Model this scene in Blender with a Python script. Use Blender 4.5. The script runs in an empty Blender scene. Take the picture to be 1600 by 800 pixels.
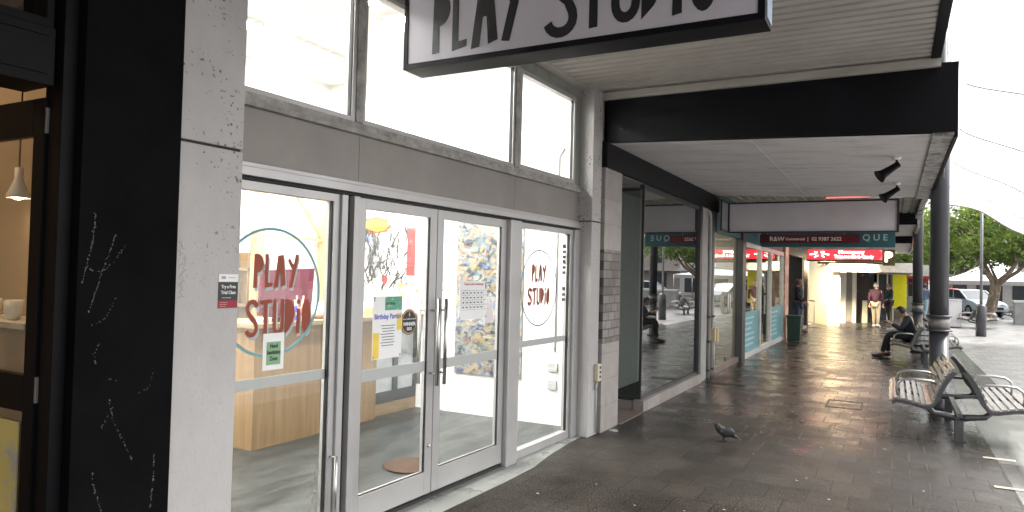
import bpy, bmesh, math, random
from mathutils import Vector, Matrix, Euler
from mathutils.geometry import tessellate_polygon
random.seed(7)
R = math.radians
# ------------------------------------------------------------------ camera
scn = bpy.context.scene
col = scn.collection
cam_d = bpy.data.cameras.new('camera'); cam = bpy.data.objects.new('camera', cam_d); col.objects.link(cam)
YAW, PIT, ROL = R(28.32), R(1.476), R(1.381)
fw = Vector((math.cos(PIT)*math.cos(YAW), math.cos(PIT)*math.sin(YAW), math.sin(PIT)))
rt = fw.cross(Vector((0, 0, 1))).normalized(); up = rt.cross(fw)
rt2 = rt*math.cos(ROL)+up*math.sin(ROL); up2 = up*math.cos(ROL)-rt*math.sin(ROL)
mc = Matrix((rt2, up2, -fw)).transposed().to_4x4(); mc.translation = Vector((0, 0, 1.73))
cam.matrix_world = mc
cam_d.sensor_width = 36; cam_d.lens = 36*1107.02/1600
cam_d.clip_start = 0.05; cam_d.clip_end = 1500
scn.camera = cam
# ------------------------------------------------------------------ sky and sun
w = bpy.data.worlds.new('World'); scn.world = w; w.use_nodes = True
nt = w.node_tree; bg = nt.nodes['Background']
sky = nt.nodes.new('ShaderNodeTexSky'); sky.sky_type = 'NISHITA'; sky.sun_disc = False
SUN_EL, SUN_AZ = R(52), R(-60)
sky.sun_elevation = SUN_EL; sky.sun_rotation = R(150)
sky.air_density = 1.0; sky.dust_density = 4.0; sky.ozone_density = 0.6
hs = nt.nodes.new('ShaderNodeHueSaturation'); hs.inputs['Saturation'].default_value = 0.12
nt.links.new(sky.outputs[0], hs.inputs['Color']); nt.links.new(hs.outputs[0], bg.inputs[0])
bg.inputs[1].default_value = 0.15
sd = bpy.data.lights.new('sun', 'SUN'); sun = bpy.data.objects.new('sun', sd); col.objects.link(sun)
sd.energy = 1.5; sd.angle = R(30); sd.color = (1, .97, .93)
sun.rotation_euler = Vector((math.cos(SUN_EL)*math.cos(SUN_AZ), math.cos(SUN_EL)*math.sin(SUN_AZ), math.sin(SUN_EL))).to_track_quat('Z', 'Y').to_euler()
scn.view_settings.view_transform = 'Standard'; scn.view_settings.look = 'None'
scn.view_settings.gamma = 1; scn.view_settings.exposure = 1.55
try:
    scn.cycles.max_bounces = 10; scn.cycles.transparent_max_bounces = 24
    scn.cycles.diffuse_bounces = 4; scn.cycles.glossy_bounces = 4; scn.cycles.transmission_bounces = 4
    scn.cycles.sample_clamp_indirect = 4
except Exception: pass

# ------------------------------------------------------------------ materials
MATS = {}
def _n(nt, t, **k):
    n = nt.nodes.new(t)
    for a, b in k.items():
        if a in n.inputs: n.inputs[a].default_value = b
        else: setattr(n, a, b)
    return n
def mat(name, c, rough=.6, metal=0, var=.12, vs=6, bump=0, bs=40, spec=.5, c2=None, c2s=3, c2t=.55, emit=None, es=0, stretch=(1,1,1), rvar=0, c2w=.08):
    """general surface: base colour with slow and fine variation, optional second colour in blotches"""
    if name in MATS: return MATS[name]
    m = bpy.data.materials.new(name); m.use_nodes = True; nt = m.node_tree; L = nt.links
    b = nt.nodes['Principled BSDF']
    b.inputs['Roughness'].default_value = rough; b.inputs['Metallic'].default_value = metal
    b.inputs['Specular IOR Level'].default_value = spec
    tc = _n(nt, 'ShaderNodeNewGeometry'); mp = _n(nt, 'ShaderNodeMapping'); mp.inputs['Scale'].default_value = stretch
    L.new(tc.outputs['Position'], mp.inputs['Vector'])
    n1 = _n(nt, 'ShaderNodeTexNoise', Scale=vs, Detail=6.0, Roughness=.6); L.new(mp.outputs[0], n1.inputs['Vector'])
    mr = _n(nt, 'ShaderNodeMapRange'); mr.inputs[1].default_value = .3; mr.inputs[2].default_value = .7
    mr.inputs[3].default_value = 1-var; mr.inputs[4].default_value = 1+var; L.new(n1.outputs['Fac'], mr.inputs[0])
    mx = _n(nt, 'ShaderNodeMix', data_type='RGBA', blend_type='MULTIPLY'); mx.inputs['Factor'].default_value = 1
    L.new(mr.outputs[0], mx.inputs['B'])
    if c2 is not None:
        n2 = _n(nt, 'ShaderNodeTexNoise', Scale=c2s, Detail=8.0, Roughness=.7); L.new(mp.outputs[0], n2.inputs['Vector'])
        r2 = _n(nt, 'ShaderNodeMapRange'); r2.inputs[1].default_value = c2t; r2.inputs[2].default_value = c2t+c2w; L.new(n2.outputs['Fac'], r2.inputs[0])
        m2 = _n(nt, 'ShaderNodeMix', data_type='RGBA'); m2.inputs['A'].default_value = (*c, 1); m2.inputs['B'].default_value = (*c2, 1)
        L.new(r2.outputs[0], m2.inputs['Factor']); L.new(m2.outputs['Result'], mx.inputs['A'])
    else: mx.inputs['A'].default_value = (*c, 1)
    L.new(mx.outputs['Result'], b.inputs['Base Color'])
    if rvar:
        rr = _n(nt, 'ShaderNodeMapRange'); rr.inputs[1].default_value = .35; rr.inputs[2].default_value = .65
        rr.inputs[3].default_value = max(.02, rough-rvar); rr.inputs[4].default_value = min(1, rough+rvar); L.new(n1.outputs['Fac'], rr.inputs[0]); L.new(rr.outputs[0], b.inputs['Roughness'])
    if bump:
        n3 = _n(nt, 'ShaderNodeTexNoise', Scale=bs, Detail=4.0); L.new(mp.outputs[0], n3.inputs['Vector'])
        bp = _n(nt, 'ShaderNodeBump', Strength=bump, Distance=.01); L.new(n3.outputs['Fac'], bp.inputs['Height']); L.new(bp.outputs[0], b.inputs['Normal'])
    if emit: b.inputs['Emission Color'].default_value = (*emit, 1); b.inputs['Emission Strength'].default_value = es
    MATS[name] = m; return m
def glass(name, tint=(1, 1, 1), base=.05, k=.9, rough=0.0):
    """thin window glass: clear, with reflection growing towards grazing angles"""
    if name in MATS: return MATS[name]
    m = bpy.data.materials.new(name); m.use_nodes = True; nt = m.node_tree; L = nt.links
    nt.nodes.remove(nt.nodes['Principled BSDF']); out = nt.nodes['Material Output']
    t = _n(nt, 'ShaderNodeBsdfTransparent'); t.inputs['Color'].default_value = (*tint, 1)
    g = _n(nt, 'ShaderNodeBsdfGlossy', Roughness=rough)
    lw = _n(nt, 'ShaderNodeLayerWeight', Blend=.5)
    p = _n(nt, 'ShaderNodeMath', operation='POWER'); L.new(lw.outputs['Facing'], p.inputs[0]); p.inputs[1].default_value = 3
    q = _n(nt, 'ShaderNodeMath', operation='MULTIPLY_ADD'); L.new(p.outputs[0], q.inputs[0]); q.inputs[1].default_value = k; q.inputs[2].default_value = base
    q.use_clamp = True
    ms = _n(nt, 'ShaderNodeMixShader'); L.new(q.outputs[0], ms.inputs[0]); L.new(t.outputs[0], ms.inputs[1]); L.new(g.outputs[0], ms.inputs[2])
    L.new(ms.outputs[0], out.inputs['Surface']); MATS[name] = m; return m
def emis(name, c, s):
    if name in MATS: return MATS[name]
    m = bpy.data.materials.new(name); m.use_nodes = True; b = m.node_tree.nodes['Principled BSDF']
    b.inputs['Base Color'].default_value = (*c, 1); b.inputs['Emission Color'].default_value = (*c, 1); b.inputs['Emission Strength'].default_value = s
    MATS[name] = m; return m

def mat_pillar():
    m = mat('painted_concrete', (.41, .395, .385), rough=.62, var=.16, vs=1.6, bump=.25, bs=70, stretch=(1, 1, .5))
    nt = m.node_tree; L = nt.links; b = nt.nodes['Principled BSDF']
    src = b.inputs['Base Color'].links[0].from_socket
    g = _n(nt, 'ShaderNodeNewGeometry')
    v = _n(nt, 'ShaderNodeTexNoise', Scale=48.0, Detail=2.5); L.new(g.outputs['Position'], v.inputs['Vector'])
    big = _n(nt, 'ShaderNodeTexNoise', Scale=3.5, Detail=3.0); L.new(g.outputs['Position'], big.inputs['Vector'])
    s = _n(nt, 'ShaderNodeMath', operation='MULTIPLY_ADD'); L.new(big.outputs['Fac'], s.inputs[0]); s.inputs[1].default_value = .35; L.new(v.outputs['Fac'], s.inputs[2])
    r = _n(nt, 'ShaderNodeMapRange'); r.inputs[1].default_value = .80; r.inputs[2].default_value = .88; L.new(s.outputs[0], r.inputs[0])
    # more holes above head height, as the photograph shows
    sx = _n(nt, 'ShaderNodeSeparateXYZ'); L.new(g.outputs['Position'], sx.inputs[0])
    hz = _n(nt, 'ShaderNodeMapRange'); hz.inputs[1].default_value = 1.6; hz.inputs[2].default_value = 2.1; hz.inputs[3].default_value = .12; L.new(sx.outputs['Z'], hz.inputs[0])
    mu = _n(nt, 'ShaderNodeMath', operation='MULTIPLY'); L.new(r.outputs[0], mu.inputs[0]); L.new(hz.outputs[0], mu.inputs[1])
    mx = _n(nt, 'ShaderNodeMix', data_type='RGBA'); L.new(src, mx.inputs['A']); mx.inputs['B'].default_value = (.10, .092, .085, 1); L.new(mu.outputs[0], mx.inputs['Factor'])
    L.new(mx.outputs['Result'], b.inputs['Base Color']); return m

def mat_paving():
    m = bpy.data.materials.new('wet_granite_paving'); m.use_nodes = True; nt = m.node_tree; L = nt.links; b = nt.nodes['Principled BSDF']
    g = _n(nt, 'ShaderNodeNewGeometry'); sp = _n(nt, 'ShaderNodeSeparateXYZ'); L.new(g.outputs['Position'], sp.inputs[0])
    cb = _n(nt, 'ShaderNodeCombineXYZ'); L.new(sp.outputs['Y'], cb.inputs['X']); L.new(sp.outputs['X'], cb.inputs['Y'])
    br = _n(nt, 'ShaderNodeTexBrick'); br.offset = .5; L.new(cb.outputs[0], br.inputs['Vector'])
    br.inputs['Scale'].default_value = 1; br.inputs['Brick Width'].default_value = .30; br.inputs['Row Height'].default_value = .40
    br.inputs['Mortar Size'].default_value = .0055; br.inputs['Mortar Smooth'].default_value = .4; br.inputs['Bias'].default_value = 0
    br.inputs['Color1'].default_value = (.013, .011, .0095, 1); br.inputs['Color2'].default_value = (.028, .0235, .020, 1); br.inputs['Mortar'].default_value = (.004, .004, .004, 1)
    # aggregate flecks
    v = _n(nt, 'ShaderNodeTexNoise', Scale=75.0, Detail=4.0, Roughness=.85); L.new(g.outputs['Position'], v.inputs['Vector'])
    r = _n(nt, 'ShaderNodeMapRange'); r.inputs[1].default_value = .53; r.inputs[2].default_value = .63; L.new(v.outputs['Fac'], r.inputs[0])
    mx = _n(nt, 'ShaderNodeMix', data_type='RGBA'); L.new(r.outputs[0], mx.inputs['Factor']); L.new(br.outputs['Color'], mx.inputs['A']); mx.inputs['B'].default_value = (.16, .14, .12, 1)
    # slow stains
    st = _n(nt, 'ShaderNodeTexNoise', Scale=.9, Detail=7.0, Roughness=.65); L.new(g.outputs['Position'], st.inputs['Vector'])
    sr = _n(nt, 'ShaderNodeMapRange'); sr.inputs[1].default_value = .3; sr.inputs[2].default_value = .7; sr.inputs[3].default_value = .68; sr.inputs[4].default_value = 1.25; L.new(st.outputs['Fac'], sr.inputs[0])
    m2 = _n(nt, 'ShaderNodeMix', data_type='RGBA', blend_type='MULTIPLY'); m2.inputs['Factor'].default_value = 1; L.new(mx.outputs['Result'], m2.inputs['A']); L.new(sr.outputs[0], m2.inputs['B'])
    # no daylight in this colour; the open square's sheets carry it
    L.new(m2.outputs['Result'], b.inputs['Base Color'])
    # wetness: film of water thicker away from the shop door
    wn = _n(nt, 'ShaderNodeTexNoise', Scale=1.6, Detail=5.0, Roughness=.6); L.new(g.outputs['Position'], wn.inputs['Vector'])
    dx = _n(nt, 'ShaderNodeMapRange'); dx.inputs[1].default_value = 5.5; dx.inputs[2].default_value = 9.5; dx.inputs[3].default_value = .30; dx.inputs[4].default_value = 0; L.new(sp.outputs['X'], dx.inputs[0])
    wr = _n(nt, 'ShaderNodeMapRange'); wr.inputs[1].default_value = .35; wr.inputs[2].default_value = .65; wr.inputs[3].default_value = .15; wr.inputs[4].default_value = .40; L.new(wn.outputs['Fac'], wr.inputs[0])
    ad = _n(nt, 'ShaderNodeMath', operation='ADD'); L.new(wr.outputs[0], ad.inputs[0]); L.new(dx.outputs[0], ad.inputs[1])
    ml = _n(nt, 'ShaderNodeMix', data_type='FLOAT'); L.new(br.outputs['Fac'], ml.inputs[0]); L.new(ad.outputs[0], ml.inputs[2]); ml.inputs[3].default_value = .55
    L.new(ml.outputs[0], b.inputs['Roughness'])
    sl = _n(nt, 'ShaderNodeMapRange'); sl.inputs[1].default_value = 5.5; sl.inputs[2].default_value = 10; sl.inputs[3].default_value = .05; sl.inputs[4].default_value = .85; L.new(sp.outputs['X'], sl.inputs[0]); L.new(sl.outputs[0], b.inputs['Specular IOR Level'])
    # bump: joints, per-stone tilt, grain
    h1 = _n(nt, 'ShaderNodeMath', operation='MULTIPLY'); L.new(br.outputs['Fac'], h1.inputs[0]); h1.inputs[1].default_value = -1
    lo = _n(nt, 'ShaderNodeTexNoise', Scale=7.0, Detail=3.0); L.new(g.outputs['Position'], lo.inputs['Vector'])
    h2 = _n(nt, 'ShaderNodeMath', operation='MULTIPLY_ADD'); L.new(lo.outputs['Fac'], h2.inputs[0]); h2.inputs[1].default_value = .9; L.new(h1.outputs[0], h2.inputs[2])
    h3 = _n(nt, 'ShaderNodeMath', operation='MULTIPLY_ADD'); L.new(v.outputs['Fac'], h3.inputs[0]); h3.inputs[1].default_value = .12; L.new(h2.outputs[0], h3.inputs[2])
    bp = _n(nt, 'ShaderNodeBump', Strength=.62, Distance=.008); L.new(h3.outputs[0], bp.inputs['Height']); L.new(bp.outputs[0], b.inputs['Normal'])
    return m

def mat_brick(name, c1, c2, mortar, bw, bh, rough=.5, axis='YZ', ms=.004, off=.5, bump=.4, scale=1, rv=0):
    if name in MATS: return MATS[name]
    m = bpy.data.materials.new(name); m.use_nodes = True; nt = m.node_tree; L = nt.links; b = nt.nodes['Principled BSDF']
    g = _n(nt, 'ShaderNodeNewGeometry'); sp = _n(nt, 'ShaderNodeSeparateXYZ'); L.new(g.outputs['Position'], sp.inputs[0])
    cb = _n(nt, 'ShaderNodeCombineXYZ'); L.new(sp.outputs[axis[0]], cb.inputs['X']); L.new(sp.outputs[axis[1]], cb.inputs['Y'])
    br = _n(nt, 'ShaderNodeTexBrick'); br.offset = off; L.new(cb.outputs[0], br.inputs['Vector'])
    br.inputs['Scale'].default_value = scale; br.inputs['Brick Width'].default_value = bw; br.inputs['Row Height'].default_value = bh
    br.inputs['Mortar Size'].default_value = ms; br.inputs['Mortar Smooth'].default_value = .2
    br.inputs['Color1'].default_value = (*c1, 1); br.inputs['Color2'].default_value = (*c2, 1); br.inputs['Mortar'].default_value = (*mortar, 1)
    n = _n(nt, 'ShaderNodeTexNoise', Scale=9.0, Detail=5.0); L.new(g.outputs['Position'], n.inputs['Vector'])
    mr = _n(nt, 'ShaderNodeMapRange'); mr.inputs[3].default_value = .78; mr.inputs[4].default_value = 1.2; L.new(n.outputs['Fac'], mr.inputs[0])
    mx = _n(nt, 'ShaderNodeMix', data_type='RGBA', blend_type='MULTIPLY'); mx.inputs['Factor'].default_value = 1
    L.new(br.outputs['Color'], mx.inputs['A']); L.new(mr.outputs[0], mx.inputs['B']); L.new(mx.outputs['Result'], b.inputs['Base Color'])
    b.inputs['Roughness'].default_value = rough
    bp = _n(nt, 'ShaderNodeBump', Strength=bump, Distance=.006); bp.invert = True; L.new(br.outputs['Fac'], bp.inputs['Height']); L.new(bp.outputs[0], b.inputs['Normal'])
    MATS[name] = m; return m

def mat_wood(name, c1, c2, axis=(14, 14, .7), rough=.45):
    if name in MATS: return MATS[name]
    m = bpy.data.materials.new(name); m.use_nodes = True; nt = m.node_tree; L = nt.links; b = nt.nodes['Principled BSDF']
    g = _n(nt, 'ShaderNodeNewGeometry'); mp = _n(nt, 'ShaderNodeMapping'); mp.inputs['Scale'].default_value = axis; L.new(g.outputs['Position'], mp.inputs['Vector'])
    n = _n(nt, 'ShaderNodeTexNoise', Scale=1.6, Detail=6.0, Distortion=.6); L.new(mp.outputs[0], n.inputs['Vector'])
    r = _n(nt, 'ShaderNodeMapRange'); r.inputs[1].default_value = .3; r.inputs[2].default_value = .7; L.new(n.outputs['Fac'], r.inputs[0])
    mx = _n(nt, 'ShaderNodeMix', data_type='RGBA'); mx.inputs['A'].default_value = (*c1, 1); mx.inputs['B'].default_value = (*c2, 1); L.new(r.outputs[0], mx.inputs['Factor'])
    L.new(mx.outputs['Result'], b.inputs['Base Color']); b.inputs['Roughness'].default_value = rough; MATS[name] = m; return m

def mat_collage(name, pal, scale=9, dist=1.2, white=.5):
    """many-coloured paint and paper patches"""
    if name in MATS: return MATS[name]
    m = bpy.data.materials.new(name); m.use_nodes = True; nt = m.node_tree; L = nt.links; b = nt.nodes['Principled BSDF']
    g = _n(nt, 'ShaderNodeNewGeometry'); n = _n(nt, 'ShaderNodeTexNoise', Scale=3.0, Detail=4.0); L.new(g.outputs['Position'], n.inputs['Vector'])
    ad = _n(nt, 'ShaderNodeVectorMath', operation='MULTIPLY_ADD'); L.new(n.outputs['Color'], ad.inputs[0]); ad.inputs[1].default_value = (dist*.3,)*3; L.new(g.outputs['Position'], ad.inputs[2])
    v = _n(nt, 'ShaderNodeTexVoronoi', Scale=scale); L.new(ad.outputs[0], v.inputs['Vector'])
    sp = _n(nt, 'ShaderNodeSeparateColor'); L.new(v.outputs['Color'], sp.inputs[0])
    cr = _n(nt, 'ShaderNodeValToRGB'); cr.color_ramp.interpolation = 'CONSTANT'; L.new(sp.outputs[0], cr.inputs[0])
    el = cr.color_ramp.elements
    while len(el) < len(pal): el.new(.5)
    for i, c in enumerate(pal): el[i].position = i/len(pal); el[i].color = (*c, 1)
    L.new(cr.outputs[0], b.inputs['Base Color']); b.inputs['Roughness'].default_value = .7; MATS[name] = m; return m

# ------------------------------------------------------------------ mesh helpers
WM = {}   # world matrix of every root
class MB:
    def __init__(s): s.b = bmesh.new()
    def box(s, x0, x1, y0, y1, z0, z1, bev=0, m=None):
        vs = [Vector(p) for p in ((x0,y0,z0),(x1,y0,z0),(x1,y1,z0),(x0,y1,z0),(x0,y0,z1),(x1,y0,z1),(x1,y1,z1),(x0,y1,z1))]
        if m: vs = [m @ v for v in vs]
        v = [s.b.verts.new(p) for p in vs]
        fs = [s.b.faces.new([v[i] for i in f]) for f in ((0,3,2,1),(4,5,6,7),(0,1,5,4),(1,2,6,5),(2,3,7,6),(3,0,4,7))]
        if bev:
            es = list({e for f in fs for e in f.edges}); bmesh.ops.bevel(s.b, geom=es, offset=bev, segments=2, affect='EDGES', profile=.6)
        return s
    def quad(s, *p): s.b.faces.new([s.b.verts.new(q) for q in p]); return s
    def bar(s, a, b, w, h=None, upv=(0, 0, 1)):
        a, b = Vector(a), Vector(b); h = h or w; d = (b-a).normalized(); u = Vector(upv)
        if abs(d.dot(u)) > .98: u = Vector((1, 0, 0))
        sd = d.cross(u).normalized(); u = sd.cross(d)
        v = [s.b.verts.new(p+sd*i*w/2+u*j*h/2) for p in (a, b) for i, j in ((-1,-1),(1,-1),(1,1),(-1,1))]
        for f in ((0,1,2,3),(7,6,5,4),(0,4,5,1),(1,5,6,2),(2,6,7,3),(3,7,4,0)): s.b.faces.new([v[i] for i in f])
        return s
    def tube(s, pts, r, n=8, cap=True):
        pts = [Vector(p) for p in pts]; rs = r if isinstance(r, (list, tuple)) else [r]*len(pts); rings = []
        ref = None
        for i, p in enumerate(pts):
            d = (pts[min(i+1, len(pts)-1)]-pts[max(i-1, 0)]).normalized()
            if ref is None: ref = Vector((0, 0, 1)) if abs(d.z) < .9 else Vector((1, 0, 0))
            sd = d.cross(ref)
            if sd.length < 1e-4: sd = d.cross(Vector((.3, 1, .1)))
            sd.normalize(); u = sd.cross(d); ref = u
            rings.append([s.b.verts.new(p+(sd*math.cos(t)+u*math.sin(t))*rs[i]) for t in [2*math.pi*k/n for k in range(n)]])
        for a, b in zip(rings, rings[1:]):
            for k in range(n): s.b.faces.new((a[k], a[(k+1) % n], b[(k+1) % n], b[k])).smooth = True
        if cap: s.b.faces.new(rings[0][::-1]); s.b.faces.new(rings[-1])
        return s
    def lathe(s, prof, c=(0, 0, 0), n=24):
        rings = [[s.b.verts.new((c[0]+r*math.cos(2*math.pi*k/n), c[1]+r*math.sin(2*math.pi*k/n), c[2]+z)) for k in range(n)] for r, z in prof]
        for a, b in zip(rings, rings[1:]):
            for k in range(n): s.b.faces.new((a[k], a[(k+1) % n], b[(k+1) % n], b[k])).smooth = True
        s.b.faces.new(rings[0][::-1]); s.b.faces.new(rings[-1]); return s
    def prism(s, poly, org, ux, uy, th):
        """extrude a 2D outline; org + x*ux + y*uy, thickness th along ux × uy"""
        org, ux, uy = Vector(org), Vector(ux), Vector(uy); n = ux.cross(uy).normalized()*th
        a = [s.b.verts.new(org+ux*x+uy*y) for x, y in poly]; b = [s.b.verts.new(v.co+n) for v in a]
        k = len(a)
        tri = tessellate_polygon([[Vector((x, y, 0)) for x, y in poly]])
        for t in tri:
            try: s.b.faces.new([b[i] for i in t]); s.b.faces.new([a[i] for i in t][::-1])
            except ValueError: pass
        for i in range(k): s.b.faces.new((a[i], a[(i+1) % k], b[(i+1) % k], b[i]))
        return s
    def ball(s, c, r, sc=(1, 1, 1), n=12):
        m = Matrix.Translation(c) @ Matrix.Diagonal((*sc, 1))
        q = bmesh.ops.create_uvsphere(s.b, u_segments=n, v_segments=max(6, n*2//3), radius=r, matrix=m)
        for v in q['verts']:
            for f in v.link_faces: f.smooth = True
        return s
    def build(s, name, material, parent=None, world=True):
        if parent is not None and world: s.b.transform(WM[parent.name].inverted())
        big = [f for f in s.b.faces if len(f.verts) > 4]
        if big: bmesh.ops.triangulate(s.b, faces=big)
        bmesh.ops.recalc_face_normals(s.b, faces=s.b.faces)
        me = bpy.data.meshes.new(name); s.b.to_mesh(me); s.b.free()
        me.materials.append(material)
        o = bpy.data.objects.new(name, me); col.objects.link(o)
        if parent is not None:
            o.parent = parent; WM[o.name] = WM[parent.name].copy()
        else: WM[o.name] = Matrix()
        return o
def tag(o, label, cat, group=None, kind=None):
    if label: o['label'] = label
    if cat: o['category'] = cat
    if group: o['group'] = group
    if kind: o['kind'] = kind
    return o
def thing(name, loc, label, cat, group=None, rz=0):
    o = bpy.data.objects.new(name, None); col.objects.link(o); o.location = loc; o.rotation_euler = (0, 0, rz); o.empty_display_size = .1
    WM[o.name] = Matrix.Translation(loc) @ Matrix.Rotation(rz, 4, 'Z'); return tag(o, label, cat, group)
def single(mb, name, material, loc, label, cat, group=None):
    """a one-mesh thing whose origin sits at loc"""
    mb.b.transform(Matrix.Translation(-Vector(loc))); o = mb.build(name, material); o.location = loc
    WM[o.name] = Matrix.Translation(loc); return tag(o, label, cat, group)
def struct(mb, name, material): return tag(mb.build(name, material), None, None, None, 'structure')
def kids(o): return [c for c in bpy.data.objects if c.parent == o]
def dup(root, loc, rz=None, label=None):
    r = root.copy(); col.objects.link(r); r.location = loc
    if rz is not None: r.rotation_euler = (0, 0, rz)
    if label: r['label'] = label
    WM[r.name] = Matrix.Translation(loc) @ Matrix.Rotation(r.rotation_euler.z, 4, 'Z')
    def rec(src, dst):
        for c in kids(src):
            d = c.copy(); col.objects.link(d); d.parent = dst; rec(c, d)
    rec(root, r); return r
def text(body, size, org, ux, uy, material, name, parent, th=.0015, align='CENTER', squeeze=1, bold=0):
    """built-in font turned into a mesh lying on the plane org, ux, uy"""
    c = bpy.data.curves.new('t', 'FONT'); c.body = body; c.size = size; c.align_x = align; c.align_y = 'CENTER'; c.offset = bold; c.resolution_u = 3; c.extrude = th/2
    o = bpy.data.objects.new('t', c); col.objects.link(o); bpy.context.view_layer.update()
    me = bpy.data.meshes.new_from_object(o.evaluated_get(bpy.context.evaluated_depsgraph_get())); bpy.data.objects.remove(o)
    ux, uy = Vector(ux).normalized()*squeeze, Vector(uy).normalized(); n = ux.normalized().cross(uy); org = Vector(org)
    for v in me.vertices: v.co = org+ux*v.co.x+uy*v.co.y+n*(v.co.z+th/2)
    me.transform(WM[parent.name].inverted()); me.name = name; me.materials.clear(); me.materials.append(material)
    q = bpy.data.objects.new(name, me); col.objects.link(q); q.parent = parent; WM[q.name] = WM[parent.name]; return q

# hand-cut lettering, each letter in a box one unit high: list of outlines
def arc(cx, cy, rx, ry, a0, a1, n=10): return [(cx+rx*math.cos(R(a0+(a1-a0)*i/n)), cy+ry*math.sin(R(a0+(a1-a0)*i/n))) for i in range(n+1)]
def ribbon(pts, w0, w1=None):
    w1 = w1 or w0; L_, R_ = [], []; n = len(pts)
    for i, p in enumerate(pts):
        a, b = pts[max(i-1, 0)], pts[min(i+1, n-1)]; d = Vector((b[0]-a[0], b[1]-a[1])).normalized(); ww = (w0+(w1-w0)*i/(n-1))/2
        L_.append((p[0]-d.y*ww, p[1]+d.x*ww)); R_.append((p[0]+d.y*ww, p[1]-d.x*ww))
    return L_+R_[::-1]
GL = {
 'P': (.38, [[(.0,0),(.145,.01),(.15,.44)]+arc(.13,.72,.25,.28,-80,88,10)+[(.02,.985)]]),
 'L': (.32, [[(.0,0),(.30,.05),(.31,.17),(.13,.15),(.13,.99),(.0,1)]]),
 'A': (.48, [[(.0,0),(.15,.02),(.20,.45),(.235,.47),(.27,.45),(.30,.04),(.47,.09),(.36,.99),(.13,.96)]]),
 'Y': (.46, [[(.08,.02),(.21,.0),(.47,1.0),(.33,1.03),(.25,.70),(.07,.90),(.0,.82),(.21,.55)]]),
 'S': (.50, [ribbon([(.46,.80)]+arc(.27,.77,.18,.17,20,180,8)+[(.10,.68),(.20,.56),(.36,.44),(.43,.30)]+arc(.25,.23,.19,.17,0,-165,8), .13)]),
 'T': (.46, [[(.0,.85),(.155,.865),(.155,0),(.30,.01),(.30,.875),(.46,.89),(.46,1.0),(.0,.97)]]),
 'U': (.44, [ribbon([(.065,1.0),(.065,.6)]+arc(.22,.25,.155,.18,180,360,9)+[(.375,.6),(.38,1.0)], .13)]),
 'D': (.42, [[(.0,0),(.17,.14),(.33,.36),(.40,.58),(.36,.80),(.22,.96),(.0,1.0)]]),
 'i': (.16, [[(.0,0),(.145,.02),(.14,.72),(.01,.71)], arc(.075,.92,.08,.085,0,324,9)]),
 'O': (.40, [arc(.20,.5,.20,.5,0,345,22)]),
}
def lettering(wd, org, ux, uy, h, mb, th=.002, gap=.07, widths=1.0):
    """draw a word starting at org, running along ux; returns its length"""
    x = 0; ux, uy = Vector(ux).normalized(), Vector(uy).normalized()
    for ch in wd:
        wdt, polys = GL[ch]
        for i, p in enumerate(polys):
            mb.prism(p, Vector(org)+ux*x, ux*h*widths, uy*h, th)
        x += (wdt+gap)*h*widths
    return x
# ------------------------------------------------------------------ shared materials
M = {}
M['alu'] = mat('brushed_aluminium_frame', (.42, .41, .405), rough=.38, metal=.35, var=.06, vs=3, rvar=.08)
M['steel'] = mat('stainless_steel', (.55, .54, .52), rough=.28, metal=1, var=.05)
M['seal'] = mat('black_rubber_seal', (.015, .015, .015), rough=.7)
M['spandrel'] = mat('taupe_painted_panel', (.25, .225, .208), rough=.55, var=.12, vs=2)
M['weathered'] = mat('weathered_timber_sill', (.30, .29, .27), rough=.8, var=.35, vs=12, bump=.5, bs=60, c2=(.08, .07, .06), c2s=14, c2t=.62)
M['greenwood'] = mat('dull_green_grey_head_frame', (.20, .21, .19), rough=.6, var=.15)
M['pillar'] = mat_pillar()
M['black'] = mat('black_render', (.005, .005, .0055), rough=.75, var=.3, vs=3, bump=.4, bs=90, spec=.04)
M['blackp'] = mat('black_gloss_paint', (.005, .005, .006), rough=.45, var=.2, spec=.08)
M['white'] = mat('white_plaster', (.80, .79, .77), rough=.8, var=.03)
M['glass'] = glass('window_glass', (.97, .985, .98), .03, .55)
M['vinyl'] = mat('grey_vinyl_floor', (.022, .0255, .0255), rough=.38, var=.16, vs=1.6, rvar=.1, stretch=(1, 3, 1), c2=(.032, .036, .035), c2s=2, c2t=.5, c2w=.2)
M['frost'] = mat('frosted_white_film', (.42, .435, .42), rough=.5, var=.03)
M['paper'] = mat('white_paper', (.80, .80, .79), rough=.7, var=.02)
M['ink'] = mat('dark_ink', (.03, .03, .035), rough=.6)
M['cutblack'] = mat('black_vinyl_letter', (.012, .012, .014), rough=.45)
M['oak'] = mat_wood('pale_oak_laminate', (.26, .165, .078), (.18, .108, .048))
M['oak_h'] = mat_wood('pale_oak_edge', (.30, .21, .12), (.23, .155, .085), axis=(1, 14, 14))
M['pave'] = mat_paving()
M['ducted'] = mat('cream_plastic', (.62, .57, .44), rough=.45, var=.08)

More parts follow.
